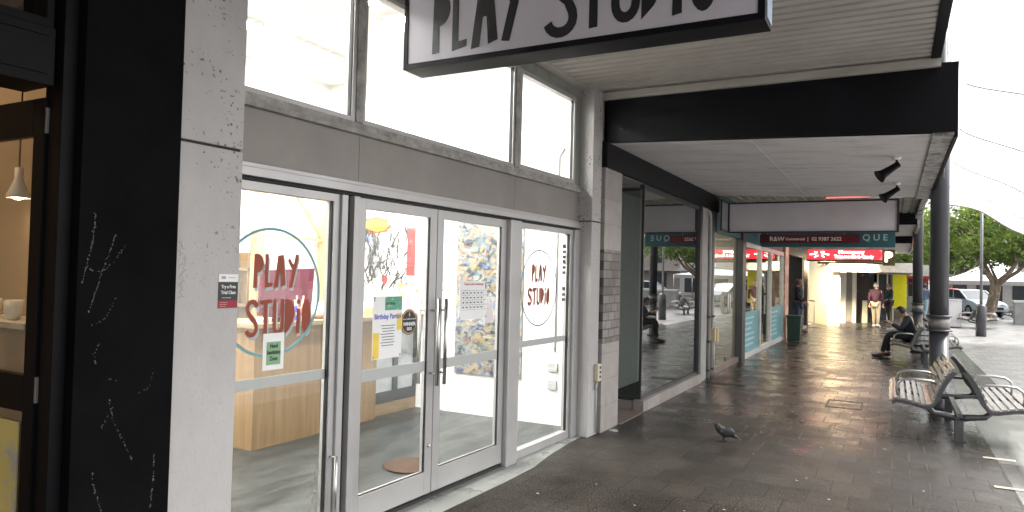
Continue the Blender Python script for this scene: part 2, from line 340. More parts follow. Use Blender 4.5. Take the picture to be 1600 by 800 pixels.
# ------------------------------------------------------------------ ground
def grid(x0, x1, y0, y1, z): return MB().quad((x0,y0,z),(x1,y0,z),(x1,y1,z),(x0,y1,z))
struct(grid(-60, 700, -350, 350, 0), 'pavement', M['pave'])
M['road'] = mat('wet_asphalt', (.06, .06, .062), rough=.3, var=.2, vs=2, bump=.3, bs=80, rvar=.12)
struct(MB().box(44, 52, -200, -.5, .002, .006), 'road', M['road'])
M['slab'] = mat('smooth_wet_concrete', (.17, .175, .165), rough=.36, var=.22, vs=2.5, rvar=.14, c2=(.10, .10, .095), c2s=2.5, c2t=.52, c2w=.2)
T0 = Matrix.Translation((5.598, 3.104, 0)) @ Matrix.Rotation(R(-2.018), 4, 'Z')
b = MB()
pts = [(-2.99, -.30), (-.4, -.30), (.15, -.28), (.62, -.20), (1.15, -.14), (1.53, -.12), (1.53, .06), (-2.99, .06)]
b.prism(pts, (0, 0, .003), (1, 0, 0), (0, 1, 0), .004); b.b.transform(T0)
struct(b, 'entry_slab', M['slab'])
struct(MB().box(2.4, 7.45, 3.16, 6.95, .001, .009), 'studio_floor', M['vinyl'])
struct(MB().box(-2.5, 2.2, 3.26, 7.2, .001, .009), 'cafe_floor', mat('brown_cafe_floor', (.18, .13, .09), rough=.5))

# ------------------------------------------------------------------ the studio
st = thing('studio_building', (5.598, 3.104, 0), 'pale play studio shopfront with glass double doors below high windows', 'building', rz=R(-2.018))
def P(mb, n, m, par=None): return mb.build(n, m, par or st, world=False)
def pillar(s0, s1, zg):
    f = MB(); f.box(s0, s1, -.18, .06, 0, zg-.007, bev=.004); f.box(s0, s1, -.18, .06, zg+.007, 4.6, bev=.004)
    o = P(f, 'pillar', M['pillar']); P(MB().box(s0+.008, s1-.008, -.168, .05, zg-.008, zg+.008), 'groove', M['seal'], o); return o
lp_ = pillar(-3.362, -2.992, 2.345)
f = MB(); rr = random.Random(31)
for k in range(26):   # faint pen writing running down the left edge
    z = 1.86-.011*k; x = -3.325+rr.uniform(-.012, .012); f.prism(ribbon([(x, z), (x+rr.uniform(-.014, .014), z-rr.uniform(.006, .014)), (x+rr.uniform(-.016, .016), z-.016)], .0016), (0, -.1803, 0), (1, 0, 0), (0, 0, 1), .0004)
P(f, 'pen_writing', mat('grey_pen', (.12, .12, .12)), lp_)
pillar(1.535, 1.775, 2.325)
# walls round the room (inside faces white)
f = MB(); f.box(2.30, 7.53, 6.95, 7.05, 0, 4.3); P_ = f
P_.box(7.45, 7.55, 3.10, 6.95, 0, 4.3); P_.box(2.30, 2.40, 3.26, 6.95, 0, 4.3)
f.build('wall', M['white'], st)
MB().box(2.30, 7.55, 3.10, 7.05, 4.3, 4.4).build('ceiling', M['white'], st)
# spandrel and framing
for a, c in ((-2.992, -1.93), (-1.926, .155), (.159, 1.535)): P(MB().box(a, c, -.012, .05, 2.325, 2.635), 'spandrel_panel', M['spandrel'])
P(MB().box(-2.992, 1.535, -.05, .06, 2.635, 2.668, bev=.004), 'window_sill', M['weathered'])
P(MB().box(-2.992, 1.535, -.028, .06, 2.670, 2.715, bev=.004), 'window_sill', M['weathered'])
P(MB().box(-2.992, 1.535, -.03, .06, 3.66, 3.80, bev=.004), 'window_head', M['greenwood'])
f = MB(); f.box(-2.992, 1.535, -.03, .07, 2.298, 2.322, bev=.002); f.box(-2.992, 1.535, -.055, .07, 2.245, 2.295, bev=.003)
P(f, 'door_head', M['alu'])
P(MB().box(-2.98, 1.52, -.02, .06, 2.225, 2.244), 'shadow_gap', M['seal'])
def window(s0, s1, z0, z1, fw_=.045, d=-.02, fm=None, glassd=.02, bot=None, seal=True):
    bot = bot or fw_
    f = MB(); f.box(s0, s0+fw_, d, .05, z0, z1, bev=.002); f.box(s1-fw_, s1, d, .05, z0, z1, bev=.002)
    f.box(s0+fw_, s1-fw_, d, .05, z0, z0+bot, bev=.002); f.box(s0+fw_, s1-fw_, d, .05, z1-fw_, z1, bev=.002)
    o = P(f, 'window', fm or M['alu'])
    P(MB().box(s0+fw_-.002, s1-fw_+.002, glassd, glassd+.006, z0+bot-.002, z1-fw_+.002), 'pane', M['glass'], o)
    if seal:
        for a in (s0+fw_, s1-fw_-.006): P(MB().box(a, a+.006, d+.012, glassd-.001, z0+bot, z1-fw_), 'seal', M['seal'], o)
    return o
window(-2.992, -1.985, 2.717, 3.66, .03); window(-1.915, .115, 2.717, 3.66, .03); window(.20, 1.42, 2.717, 3.66, .045)
P(MB().box(-1.984, -1.916, -.03, .06, 2.717, 3.66, bev=.004), 'mullion', M['weathered']); P(MB().box(.116, .199, -.03, .06, 2.717, 3.66, bev=.004), 'mullion', M['weathered'])
P(MB().box(1.421, 1.534, -.02, .06, 2.717, 3.66, bev=.004), 'mullion', M['greenwood'])
# sidelights, mullions
sl = window(-2.990, -2.10, .0, 2.22, .05, bot=.10); sr = window(.215, 1.40, .0, 2.22, .05, bot=.085)
P(MB().box(-2.098, -2.045, -.04, .06, 0, 2.22, bev=.003), 'mullion', M['alu'])
P(MB().box(-2.043, -2.004, -.01, .05, 0, 2.22), 'shadow_gap', M['seal'])
P(MB().box(-2.002, -1.948, -.055, .06, 0, 2.22, bev=.004), 'mullion', M['alu'])
P(MB().box(.005, .205, -.075, .06, 0, 2.225, bev=.012), 'mullion', M['alu'])
P(MB().box(1.402, 1.534, -.05, .06, 0, 2.225, bev=.004), 'mullion', M['alu'])
for o, a, c in ((sl, -2.94, -2.15), (sr, .265, 1.35)):
    P(MB().box(a, c, .0155, .0185, 1.035, 1.098), 'frosted_band', M['frost'], o)
P(MB().box(-1.94, .0, -.03, .05, .004, .028), 'threshold', M['seal'])
def leaf(s0, s1, hs, hand):
    z0, z1 = .045, 2.218
    f = MB(); a, c = (.085, .085)
    f.box(s0, s0+a, -.03, .02, z0, z1, bev=.003); f.box(s1-c, s1, -.03, .02, z0, z1, bev=.003)
    f.box(s0+a, s1-c, -.03, .02, z0, .215, bev=.003); f.box(s0+a, s1-c, -.03, .02, 2.148, z1, bev=.003)
    o = P(f, 'door', M['alu']); o['label'] = 'glazed door leaf, hinged on the %s' % hand
    P(MB().box(s0+a-.002, s1-c+.002, -.008, -.002, .213, 2.15), 'pane', M['glass'], o)
    P(MB().box(s0+a, s1-c, -.0125, -.0095, .975, 1.055), 'frosted_band', M['frost'], o)
    for u in (s0+a, s1-c-.006): P(MB().box(u, u+.006, -.024, -.009, .223, 2.148), 'seal', M['seal'], o)
    P(MB().box(s0+a, s1-c, -.024, -.009, .216, .222), 'seal', M['seal'], o)
    for dd in (-.095, .085):
        h = MB(); h.tube([(hs, dd, .87), (hs, dd, 1.53)], .0145, 14)
        for z in (.96, 1.44): h.tube([(hs, dd, z), (hs, -.03 if dd < 0 else .02, z)], .009, 10)
        P(h, 'handle', M['steel'], o)
    return o
d1 = leaf(-1.946, -1.052, -1.095, 'left'); d2 = leaf(-1.044, -.0, -1.0, 'right')
P(MB().box(-1.052, -1.044, -.02, .01, .045, 2.218), 'shadow_gap', M['seal'])
P(MB().lathe([(.0, 0), (.010, 0), (.010, .014), (.004, .018), (.004, .03), (0, .03)], (-1.10, -.036, .40)), 'door_lock', M['steel'], d1)
# sticker pile of keys on the left sidelight: slim pull handle low down
P(MB().tube([(-2.125, -.075, .05), (-2.125, -.075, .55)], .011, 10).tube([(-2.125, -.075, .54), (-2.125, -.02, .54)], .008, 8), 'door_holder', M['steel'], sl)
# circles and lettering on the glass
def decal(cx, cz, r, wcol, lcol, back, h, par, ringw, rows):
    f = MB(); n = 72
    for i in range(n):
        a0, a1 = 2*math.pi*i/n, 2*math.pi*(i+1)/n
        p = [(cx+rr*math.cos(a), cz+rr*math.sin(a)) for a in (a0, a1) for rr in (r-ringw/2, r+ringw/2)]
        v = [(p[j][0], .013, p[j][1]) for j in (0, 1, 3, 2)]
        f.prism([(p[j][0], p[j][1]) for j in (0, 1, 3, 2)], (0, .0185, 0), (1, 0, 0), (0, 0, 1), .002)
    P(f, 'circle_decal', wcol, par)
    for nm, off, mt, dd in (('letter_shadow', (.016, -.016), back, .0300), ('letter_decal', (0, 0), lcol, .0190)):
        g = MB()
        for wd, x, z, hh, wf in rows:
            lettering(wd, (x+off[0]*h/.17, dd, z+off[1]*h/.17), (1, 0, 0), (0, 0, 1), hh, g, .002, .06, wf)
        P(g, nm, mt, par)
ring = mat('teal_vinyl_ring', (.16, .34, .36), rough=.5, var=.05)
decal(-2.60, 1.59, .372, ring, mat('burnt_orange_vinyl', (.26, .038, .008), rough=.5), mat('grey_vinyl_shadow', (.34, .38, .38), rough=.5), .2, sl, .018,
      [('PLAY', -2.735, 1.615, .20, .92), ('STUDiO', -2.785, 1.335, .215, .86)])
decal(.735, 1.60, .372, mat('dark_grey_teal_ring', (.05, .11, .12), rough=.5), mat('rust_brown_vinyl', (.27, .055, .02), rough=.5), mat('dark_vinyl_shadow', (.16, .13, .12), rough=.5), .15, sr, .013,
      [('PLAY', .575, 1.665, .17, .98), ('STUDiO', .50, 1.44, .165, 1.04)])
text('SLIDE*', .062, T0 @ Vector((-.865, -.0105, 1.60)), (math.cos(R(-2.018)), math.sin(R(-2.018)), 0), (0, 0, 1), M['ink'], 'letter_decal', d2)
# hours panel letters on the right sidelight
f = MB()
for k in range(9):
    z = 2.02-k*.055-(.12 if k > 5 else 0); f.box(1.24, 1.31, .0145, .017, z, z+(.03 if k % 3 else .04))
P(f, 'opening_hours_decal', mat('grey_print', (.12, .12, .12)), sr)

# ------------------------------------------------------------------ inside the studio
lt = emis('led_panel', (1, .985, .95), 48)
cl0 = None
CLL = ['lit ceiling panel of the studio, front row, left one', 'lit ceiling panel of the studio, front row, middle one', 'lit ceiling panel of the studio, front row, right one', 'lit ceiling panel of the studio, back row, left one', 'lit ceiling panel of the studio, back row, middle one', 'lit ceiling panel of the studio, back row, right one']
for i, (x, y) in enumerate([(3.0, 4.4), (4.6, 4.4), (6.2, 4.4), (3.0, 6.0), (4.6, 6.0), (6.2, 6.0)]):
    if cl0 is None:
        cl0 = thing('ceiling_light', (x, y, 4.30), CLL[0], 'ceiling light', 'light panels on the studio ceiling')
        MB().box(x-.62, x+.62, y-.17, y+.17, 4.262, 4.298, bev=.004).build('housing', M['white'], cl0)
        MB().box(x-.6, x+.6, y-.15, y+.15, 4.255, 4.260).build('diffuser', lt, cl0)
    else: dup(cl0, (x, y, 4.30), label=CLL[i])
# reception counter
ct = thing('reception_counter', (5.7, 5.6, 0), 'pale oak reception counter with glass fronted cabinets inside the play studio', 'counter')
f = MB(); f.box(4.80, 6.57, 5.30, 5.34, .0095, 1.16); f.box(4.76, 4.80, 5.30, 6.1, .0095, 1.16); f.build('counter_front', M['oak'], ct)
MB().box(4.70, 7.44, 5.24, 5.95, 1.16, 1.205, bev=.004).build('countertop', M['oak_h'], ct)
MB().box(6.572, 7.44, 5.36, 5.40, .0095, .15).build('plinth', M['oak_h'], ct)
f = MB()
for a, c in ((6.575, 6.62), (6.98, 7.06), (7.40, 7.44)): f.box(a, c, 5.36, 5.42, .152, 1.158)
f.box(6.62, 6.98, 5.36, 5.42, .152, .28); f.box(7.06, 7.40, 5.36, 5.42, .152, .28); f.box(6.62, 6.98, 5.36, 5.42, 1.0, 1.158); f.box(7.06, 7.40, 5.36, 5.42, 1.0, 1.158)
cb = f.build('cabinet_frame', mat('charcoal_cabinet_frame', (.035, .038, .042), rough=.45), ct)
gm = mat('grey_cabinet_glass', (.42, .45, .46), rough=.25)
MB().box(6.62, 6.98, 5.39, 5.40, .28, 1.0).build('cabinet_pane', gm, cb); MB().box(7.06, 7.40, 5.39, 5.40, .28, 1.0).build('cabinet_pane', gm, cb)
# things standing on the counter
CZ = 1.205
f = MB(); f.box(4.86, 5.22, 5.36, 5.365, CZ, 1.80); f.box(4.86, 4.865, 5.366, 5.75, CZ, 1.80)
single(f, 'acrylic_screen', glass('acrylic', (.96, .97, .97), .04, .5), (5.0, 5.5, CZ), 'clear acrylic sneeze screen standing at the left end of the counter', 'screen')
single(MB().box(4.90, 5.12, 5.40, 5.50, CZ, CZ+.035, bev=.004), 'card_tray', M['paper'], (5.0, 5.45, CZ), 'low white tray lying on the left of the counter', 'tray')
single(MB().box(5.0, 5.07, 5.30, 5.345, CZ, CZ+.055, bev=.006), 'card_reader', M['cutblack'], (5.03, 5.32, CZ), 'small black box on the counter edge beside the white tray', 'card reader')
def standsign(x, y, wd, h, m, mark, label, cat):
    t = thing('display_card', (x, y, CZ), label, cat)
    MB().prism([(0, 0), (wd, 0), (wd*.92, h), (wd*.08, h)], (x-wd/2, y, CZ), (1, 0, 0), (0, .12, 1), -.012).build('card', m, t)
    MB().ball((x, y-.004+.05*h, CZ+h*.45), wd*.2, (1, .15, 1)).build('printed_mark', mark, t)
standsign(5.20, 5.36, .11, .13, M['paper'], M['ink'], 'small white card with a dark mark standing left of the blue card', 'display card')
standsign(5.325, 5.36, .10, .15, mat('blue_card', (.07, .10, .55), rough=.5), M['paper'], 'bright blue card with a white emblem standing on the counter', 'display card')
f = MB()
for k in range(9):
    a = k*.7; f.tube([(5.43, 5.42, CZ), (5.43+.03*math.cos(a), 5.42+.03*math.sin(a), CZ+.10), (5.43+.05*math.cos(a), 5.42+.04*math.sin(a), CZ+.17+.04*(k % 3))], [.012, .012, .008], 6)
single(f, 'paper_coral', mat('salmon_paint', (.75, .27, .20), rough=.6), (5.43, 5.42, CZ), 'salmon pink branching ornament standing beside the blue card', 'ornament')
dsh = thing('cotton_bowl', (5.78, 5.45, CZ), 'brown wooden bowl heaped with white wool on the counter', 'bowl')
MB().lathe([(.05, 0), (.12, .01), (.14, .05), (.13, .05), (.11, .015)], (5.78, 5.45, CZ)).build('bowl', mat('terracotta', (.34, .15, .08), rough=.5), dsh)
f = MB()
for k in range(12): f.ball((5.78+random.uniform(-.07, .07), 5.45+random.uniform(-.06, .06), CZ+.06+random.uniform(0, .09)), random.uniform(.04, .06), n=10)
f.build('wool', M['paper'], dsh)
single(MB().box(6.05, 6.26, 5.33, 5.48, CZ, CZ+.012), 'leaflet_pile', M['paper'], (6.15, 5.4, CZ), 'thin pile of white leaflets at the middle of the counter', 'leaflets')
t = thing('toy_box', (6.66, 5.45, CZ), 'orange cardboard box tilted open on the right half of the counter', 'box')
f = MB(); f.box(6.56, 6.76, 5.38, 5.50, CZ, CZ+.09); f.build('carton', mat('orange_card', (.62, .27, .12), rough=.7), t)
MB().prism([(0, 0), (.2, 0), (.18, .07), (.02, .07)], (6.56, 5.38, CZ+.09), (1, .1, 0), (0, -.5, .8), .003).build('flap', mat('orange_card_light', (.7, .36, .18)), t)
t = thing('picture_frame', (6.95, 5.55, CZ), 'small cream photo frame with a blue picture on the counter behind the poster', 'picture frame')
f = MB()
for a in ((6.85, 7.07, CZ, CZ+.03), (6.85, 7.07, CZ+.21, CZ+.24), (6.85, 6.88, CZ+.03, CZ+.21), (7.04, 7.07, CZ+.03, CZ+.21)): f.box(a[0], a[1], 5.54, 5.56, a[2], a[3])
f.build('frame', mat('cream_frame', (.75, .68, .5)), t); MB().box(6.88, 7.04, 5.55, 5.556, CZ+.03, CZ+.21).build('picture', mat('blue_picture', (.12, .22, .55), c2=(.5, .6, .8), c2s=12), t)
t = thing('flower_bunch', (7.36, 5.45, CZ), 'small bunch of yellow green flowers at the wall end of the counter', 'flowers')
MB().lathe([(.03, 0), (.035, .08), (.025, .1)], (7.36, 5.45, CZ)).build('vase', M['paper'], t)
f = MB()
for k in range(40):
    p = Vector((7.34+random.uniform(-.10, .06), 5.45+random.uniform(-.16, .16), CZ+.28+random.uniform(-.08, .10))); f.ball(p, random.uniform(.012, .024), n=6)
    if k % 3 == 0: f.tube([(7.36, 5.45, CZ+.09), p], .003, 4)
f.build('blossom', mat('yellow_green_blossom', (.55, .5, .14), c2=(.2, .25, .07), c2s=20, c2t=.5), t)
# price list leaning on the counter
t = thing('price_sheet', (7.2, 5.3, CZ), 'white printed sheet in a stand on the counter above the round award sticker', 'notice')
MB().box(7.06, 7.36, 5.30, 5.305, CZ+.01, CZ+.36).build('sheet', M['paper'], t); f = MB(); f.box(7.10, 7.32, 5.296, 5.299, CZ+.05, CZ+.2)
for k in range(3): f.box(7.10, 7.18+.05*k, 5.296, 5.299, CZ+.25+.03*k, CZ+.26+.03*k)
f.build('printed_block', mat('lilac_grey_print', (.5, .48, .58)), t)
# magenta board, basket and shelf behind the counter
single(MB().prism([(0, 0), (.80, 0), (.90, .54), (.06, .50)], (5.56, 6.15, 1.205), (1, 0, 0), (0, .1, 1), -.02).prism([(.1, 0), (.7, 0), (.7, -1.195), (.1, -1.195)], (5.56, 6.17, 1.205), (1, 0, 0), (0, 0, 1), -.02),
       'magenta_board', mat('magenta_board_paint', (.085, .006, .022), rough=.5), (5.95, 6.17, 0), 'dark magenta board standing behind the counter under the orange lettering', 'board')
sh = thing('back_shelf', (5.2, 6.5, 0), 'low wooden shelf unit behind the left end of the counter', 'shelf')
f = MB(); f.box(4.7, 5.6, 6.35, 6.65, 1.70, 1.73); f.box(4.7, 5.6, 6.35, 6.65, 1.30, 1.33); f.build('shelf_board', M['oak_h'], sh)
f = MB(); f.box(4.7, 4.73, 6.35, 6.65, .01, 1.9); f.box(5.57, 5.60, 6.35, 6.65, .01, 1.9); f.build('side_panel', M['oak'], sh)
single(MB().lathe([(.10, 0), (.16, .06), (.17, .17), (.15, .25), (.14, .25), (.15, .17), (.14, .07)], (5.33, 6.5, 1.73)), 'wicker_basket', mat('brown_wicker', (.30, .22, .14), rough=.8, bump=1, bs=120, var=.4, vs=60), (5.33, 6.5, 1.73), 'round brown wicker basket on the shelf behind the lettering', 'basket')
single(MB().lathe([(.06, 0), (.12, .04), (.13, .2), (.11, .25)], (5.1, 6.5, 1.33)), 'paper_sack', mat('brown_sack', (.42, .32, .2), rough=.8, bump=.5), (5.1, 6.5, 1.33), 'brown paper sack on the lower shelf behind the counter', 'sack')
single(MB().box(5.28, 5.50, 6.40, 6.62, 1.33, 1.56, bev=.005), 'storage_tub', mat('grey_tub', (.35, .33, .3), rough=.5), (5.39, 6.5, 1.33), 'small grey tub on the lower shelf behind the counter', 'tub')
# timber stud frame against the back wall
tf = thing('timber_frame', (6.5, 6.88, 0), 'raw pine stud frame with a slanting brace against the studio back wall', 'timber frame')
pine = mat_wood('raw_pine', (.62, .42, .22), (.50, .32, .16))
for x in (6.18, 7.33): MB().box(x-.06, x+.06, 6.83, 6.93, .01, 2.95).build('post', pine, tf)
MB().bar((5.2, 6.86, 2.13), (7.27, 6.86, 2.13), .03, .035).build('rail', pine, tf)
MB().bar((6.66, 6.86, 2.85), (7.28, 6.86, 2.16), .04, .07).build('brace', pine, tf)
# wall things on the right wall (x = 7.45)
cp = thing('painted_banner', (7.44, 5.85, 1.2), 'tall white paper painting with black scribbles and a yellow red blob on the side wall', 'painting')
MB().box(7.436, 7.447, 5.36, 6.50, 1.21, 2.60).build('paper_sheet', M['paper'], cp)
blk = mat('charcoal_scribble', (.05, .05, .05), rough=.8); rr = random.Random(3)
f = MB()
def scr(f, pts, wd, x=7.434):   # brush line on the sheet, pts in (y, z)
    n = len(pts); f.prism([(-p[0], p[1]) for p in ribbon(pts, wd, wd*.5)], (x, 0, 0), (0, -1, 0), (0, 0, 1), .0012)
for k in range(120):
    y = rr.uniform(5.75, 6.42) if k < 95 else rr.uniform(5.50, 5.8); z = rr.uniform(1.45, 2.25); a = rr.uniform(1.0, 2.2); L_ = rr.uniform(.1, .38); cv = rr.uniform(-.12, .12)
    q = [(y+math.cos(a)*L_*t+cv*t*t, z+math.sin(a)*L_*t) for t in (0, .25, .5, .75, 1)]
    q = [(min(6.48, max(5.4, u)), min(2.55, v)) for u, v in q]
    try: scr(f, q, rr.uniform(.008, .032), 7.4343-.00002*k)
    except Exception: pass
f.build('scribble', blk, cp)
def blot(name, c, cy, cz, ry, rz, x, n=18, jag=.15, seed=1):
    r_ = random.Random(seed); f = MB(); f.prism([((-cy)+ry*math.cos(6.283*i/n)*(1+r_.uniform(-jag, jag)), cz+rz*math.sin(6.283*i/n)*(1+r_.uniform(-jag, jag))) for i in range(n)], (x, 0, 0), (0, -1, 0), (0, 0, 1), .001)
    f.build('paint_patch', mat(name, c, rough=.7, var=.2, vs=20), cp)
blot('red_orange_paint', (.5, .09, .03), 6.10, 2.33, .26, .12, 7.4350, seed=2); blot('yellow_paint', (.6, .33, .03), 6.08, 2.34, .21, .075, 7.4325, seed=3)
blot('blue_paint', (.08, .22, .6), 6.28, 2.15, .13, .05, 7.4330, seed=4); blot('amber_paint', (.75, .5, .15), 6.42, 2.08, .05, .15, 7.4335, seed=5)
blot('grey_wash', (.22, .22, .23), 6.08, 1.9, .12, .3, 7.4352, seed=6); blot('red_paint', (.6, .05, .05), 5.90, 1.62, .05, .06, 7.4330, seed=7); blot('green_wash', (.4, .5, .35), 6.0, 1.38, .3, .1, 7.4352, seed=8)
MB().box(7.430, 7.432, 5.42, 5.55, 1.68, 2.30).build('paint_stripe', mat('crimson_paint', (.55, .05, .05), c2=(.7, .3, .25), c2s=6), cp)
MB().box(7.430, 7.432, 5.60, 5.68, 1.8, 2.42).build('paint_stripe', mat('pale_yellow_paint', (.8, .68, .4)), cp)
cg = thing('collage_panel', (7.44, 4.3, .5), 'tall collage of layered blue pink and yellow papers hung on the studio side wall', 'artwork')
pal = [(.62,.52,.28), (.28,.38,.55), (.70,.60,.40), (.55,.62,.60), (.75,.68,.50), (.60,.35,.28), (.30,.42,.45), (.66,.58,.34), (.16,.20,.42), (.72,.66,.56), (.70,.55,.25)]
MB().box(7.428, 7.449, 3.85, 4.78, .50, 2.56).build('backing', mat_collage('collage_paper', [tuple((q*.75+sum(c)/3*.25)*.36 for q in c) for c in pal], 19, 2.2), cg)
rr = random.Random(11); g_ = [MB() for _ in range(6)]
for k in range(300):
    y, z = rr.uniform(3.9, 4.72), rr.uniform(.56, 2.5); a = rr.uniform(-1, 1); ww, hh = rr.uniform(.012, .10), rr.uniform(.012, .06)
    c_, s_ = math.cos(a), math.sin(a)
    g_[k % 6].prism([(-y+c_*u-s_*v, z+s_*u+c_*v) for u, v in ((-ww*.6, -hh*.6), (ww*.6, -hh*.4), (ww*.5, hh*.6), (-ww*.55, hh*.5))], (7.426-.0004*(k//6), 0, 0), (0, -1, 0), (0, 0, 1), .0004)
for g0, c_ in zip(g_, [(.10,.14,.22), (.27,.22,.12), (.18,.21,.20), (.22,.15,.12), (.06,.07,.09), (.30,.27,.20)]): g0.build('paper_scraps', mat('scrap_%d_%d_%d' % tuple(int(q*99) for q in c_), c_, rough=.8, var=.2), cg)
pp = thing('wall_conduit', (7.44, 3.42, .3), 'thin white conduit and switch boxes down the studio side wall', 'conduit')
MB().tube([(7.438, 3.42, .85), (7.438, 3.42, 3.1), (7.438, 3.35, 3.2)], .011, 8).build('pipe', mat('grey_pvc', (.42, .42, .42)), pp)
MB().box(7.42, 7.449, 3.38, 3.50, .62, .72, bev=.004).build('socket', mat('grey_plate', (.40, .40, .40)), pp); MB().box(7.42, 7.449, 3.39, 3.50, .42, .52, bev=.004).build('socket', mat('grey_plate', (.40, .40, .40)), pp)
t = thing('clipboard', (7.445, 5.1, 1.5), 'price list pinned to the studio side wall beside the counter', 'notice')
t2 = thing('pinned_list', (6.9, 6.94, 1.3), 'long white list with a black heading on the studio back wall', 'notice')
MB().box(7.00, 7.20, 6.935, 6.945, 1.34, 1.74).build('sheet', M['paper'], t2); f = MB(); f.box(7.01, 7.19, 6.932, 6.934, 1.69, 1.73)
for k in range(6): f.box(7.02, 7.15, 6.932, 6.934, 1.62-.045*k, 1.635-.045*k)
f.build('print', M['ink'], t2); bpy.data.objects.remove(t)
single(MB().lathe([(.0, 0), (.25, 0), (.26, .008), (.245, .014), (0, .016)], (5.17, 3.74, .010), 30), 'round_mat', mat('orange_brown_mat', (.035, .014, .004), rough=.9, var=.4, vs=12, bump=.5, bs=200, c2=(.075, .03, .008), c2s=9), (5.17, 3.74, .01), 'round orange brown mat lying just inside the double doors', 'mat')

# notices stuck to the glass: s, z are along and up the shopfront
def S(s, d, z): return T0 @ Vector((s, d, z))
UX = Vector((math.cos(R(-2.018)), math.sin(R(-2.018)), 0)); UZ = Vector((0, 0, 1))
def sheet(name, s0, s1, z0, z1, d, label, cat, m=None, skew=0):
    t = thing(name, S((s0+s1)/2, d, z0), label, cat)
    MB().prism([(0, 0), (s1-s0, skew), (s1-s0, z1-z0+skew), (0, z1-z0)], S(s0, d, z0), UX, UZ, .0015).build('sheet', m or M['paper'], t)
    return t
def ink(t, rects, m, d, name='print', th=.0008):
    f = MB()
    for a, c, z0, z1 in rects: f.prism([(0, 0), (c-a, 0), (c-a, z1-z0), (0, z1-z0)], S(a, d, z0), UX, UZ, th)
    return f.build(name, m, t)
D1 = -.0105
t = sheet('birthday_poster', -1.745, -1.43, 1.115, 1.555, -.0105, 'white Birthday Parties poster with yellow and green patches taped to the left door', 'poster')
ink(t, [(-1.62, -1.435, 1.455, 1.55)], mat('green_poster_patch', (.10, .34, .24), c2=(.6, .6, .25), c2s=25), -.0122, 'green_patch')
ink(t, [(-1.74, -1.675, 1.12, 1.30)], mat('yellow_poster_patch', (.80, .58, .08)), -.0122, 'yellow_patch'); ink(t, [(-1.485, -1.435, 1.31, 1.43)], mat('yellow_poster_patch', (.80, .58, .08)), -.0122, 'yellow_patch')
ink(t, [(-1.66+.01*(k % 3), -1.51-.012*(k % 2), 1.345-.02*k, 1.3495-.02*k) for k in range(8)], M['ink'], -.0131, 'small_print')
ink(t, [(-1.74, -1.725, 1.52, 1.55), (-1.45, -1.435, 1.12, 1.14), (-1.74, -1.725, 1.12, 1.14)], mat('grey_tape', (.3, .3, .32)), -.0124, 'tape')
text('Birthday Parties', .052, S(-1.587, -.0131, 1.41), UX, UZ, mat('violet_print', (.16, .14, .50)), 'poster_title', t, squeeze=.86, bold=.0006)
text('FESTIVAL', .026, S(-1.56, -.0133, 1.50), UX, UZ, M['ink'], 'poster_heading', t)
t = thing('award_sticker', S(-1.345, -.0105, 1.18), 'round black WINNER 2023 award sticker with a gold rim on the left door', 'sticker')
def disc(cx, cz, r, d, m, nm, par, n=36): MB().prism([(r*math.cos(6.2832*i/n), r*math.sin(6.2832*i/n)) for i in range(n)], S(cx, d, cz), UX, UZ, .0008).build(nm, m, par)
disc(-1.345, 1.36, .094, -.0100, M['cutblack'], 'sticker_disc', t); disc(-1.345, 1.36, .087, -.0112, mat('gold_foil', (.62, .36, .15), rough=.4, metal=.5), 'gold_ring', t); disc(-1.345, 1.36, .081, -.0124, M['cutblack'], 'sticker_face', t)
text('WINNER', .036, S(-1.345, -.0135, 1.345), UX, UZ, M['paper'], 'award_text', t, bold=.001); text('2023', .03, S(-1.345, -.0135, 1.31), UX, UZ, M['paper'], 'award_year', t, bold=.0008)
text('SMALL BUSINESS AWARDS', .0125, S(-1.345, -.0135, 1.382), UX, UZ, M['paper'], 'award_line', t)
MB().prism([(-.008, 0), (0, -.02), (.008, 0), (0, .022)], S(-1.345, -.0135, 1.415), UX, UZ, .0006).build('award_flame', mat('gold_print', (.6, .4, .2)), t)
t = sheet('calendar_sheet', -.70, -.285, 1.345, 1.665, -.0105, 'white timetable grid sheet taped to the right door over the collage', 'poster', skew=.0)
ink(t, [(-.67, -.64+.055*7, 1.625-.04*k, 1.628-.04*k) for k in range(1, 6)]+[(-.67+.055*k, -.668+.055*k, 1.44, 1.59) for k in range(7)], mat('pale_grey_print', (.35, .34, .38)), -.0122)
ink(t, [(-.655+.055*k, -.635+.055*k, 1.56-.04*j, 1.572-.04*j) for k in range(6) for j in range(4)], M['ink'], -.0131, 'small_print')
text('Classes and workshops', .032, S(-.49, -.0122, 1.64), UX, UZ, mat('red_print', (.5, .08, .06)), 'sheet_title', t)
ink(t, [(-.315, -.295, 1.60, 1.655), (-.70, -.69, 1.35, 1.37), (-.30, -.288, 1.35, 1.37)], mat('dark_tape', (.15, .2, .4)), -.0124, 'tape')
t = sheet('small_note', -.29, -.15, 1.30, 1.48, .004, 'pale pink note curling on the glass beside the timetable', 'notice', mat('pink_note', (.72, .60, .62)))
t = sheet('green_notice', -2.655, -2.50, 1.135, 1.35, -.0 + .0135, 'small white sheet with a green hand sanitising sign stuck under the ring on the glass', 'notice')
ink(t, [(-2.63, -2.525, 1.165, 1.30)], mat('green_notice_ink', (.22, .40, .22)), .0120, 'green_panel')
for k, wd in enumerate(('Hand', 'Sanitising', 'Zone')): text(wd, .034, S(-2.577, .0108, 1.275-.037*k), UX, UZ, M['ink'], 'notice_text', t, squeeze=.8, bold=.0006)
t = thing('class_sticker', S(-3.05, -.19, 1.5), 'small black Try a Free Trial Class sticker with white top on the left pillar', 'sticker')
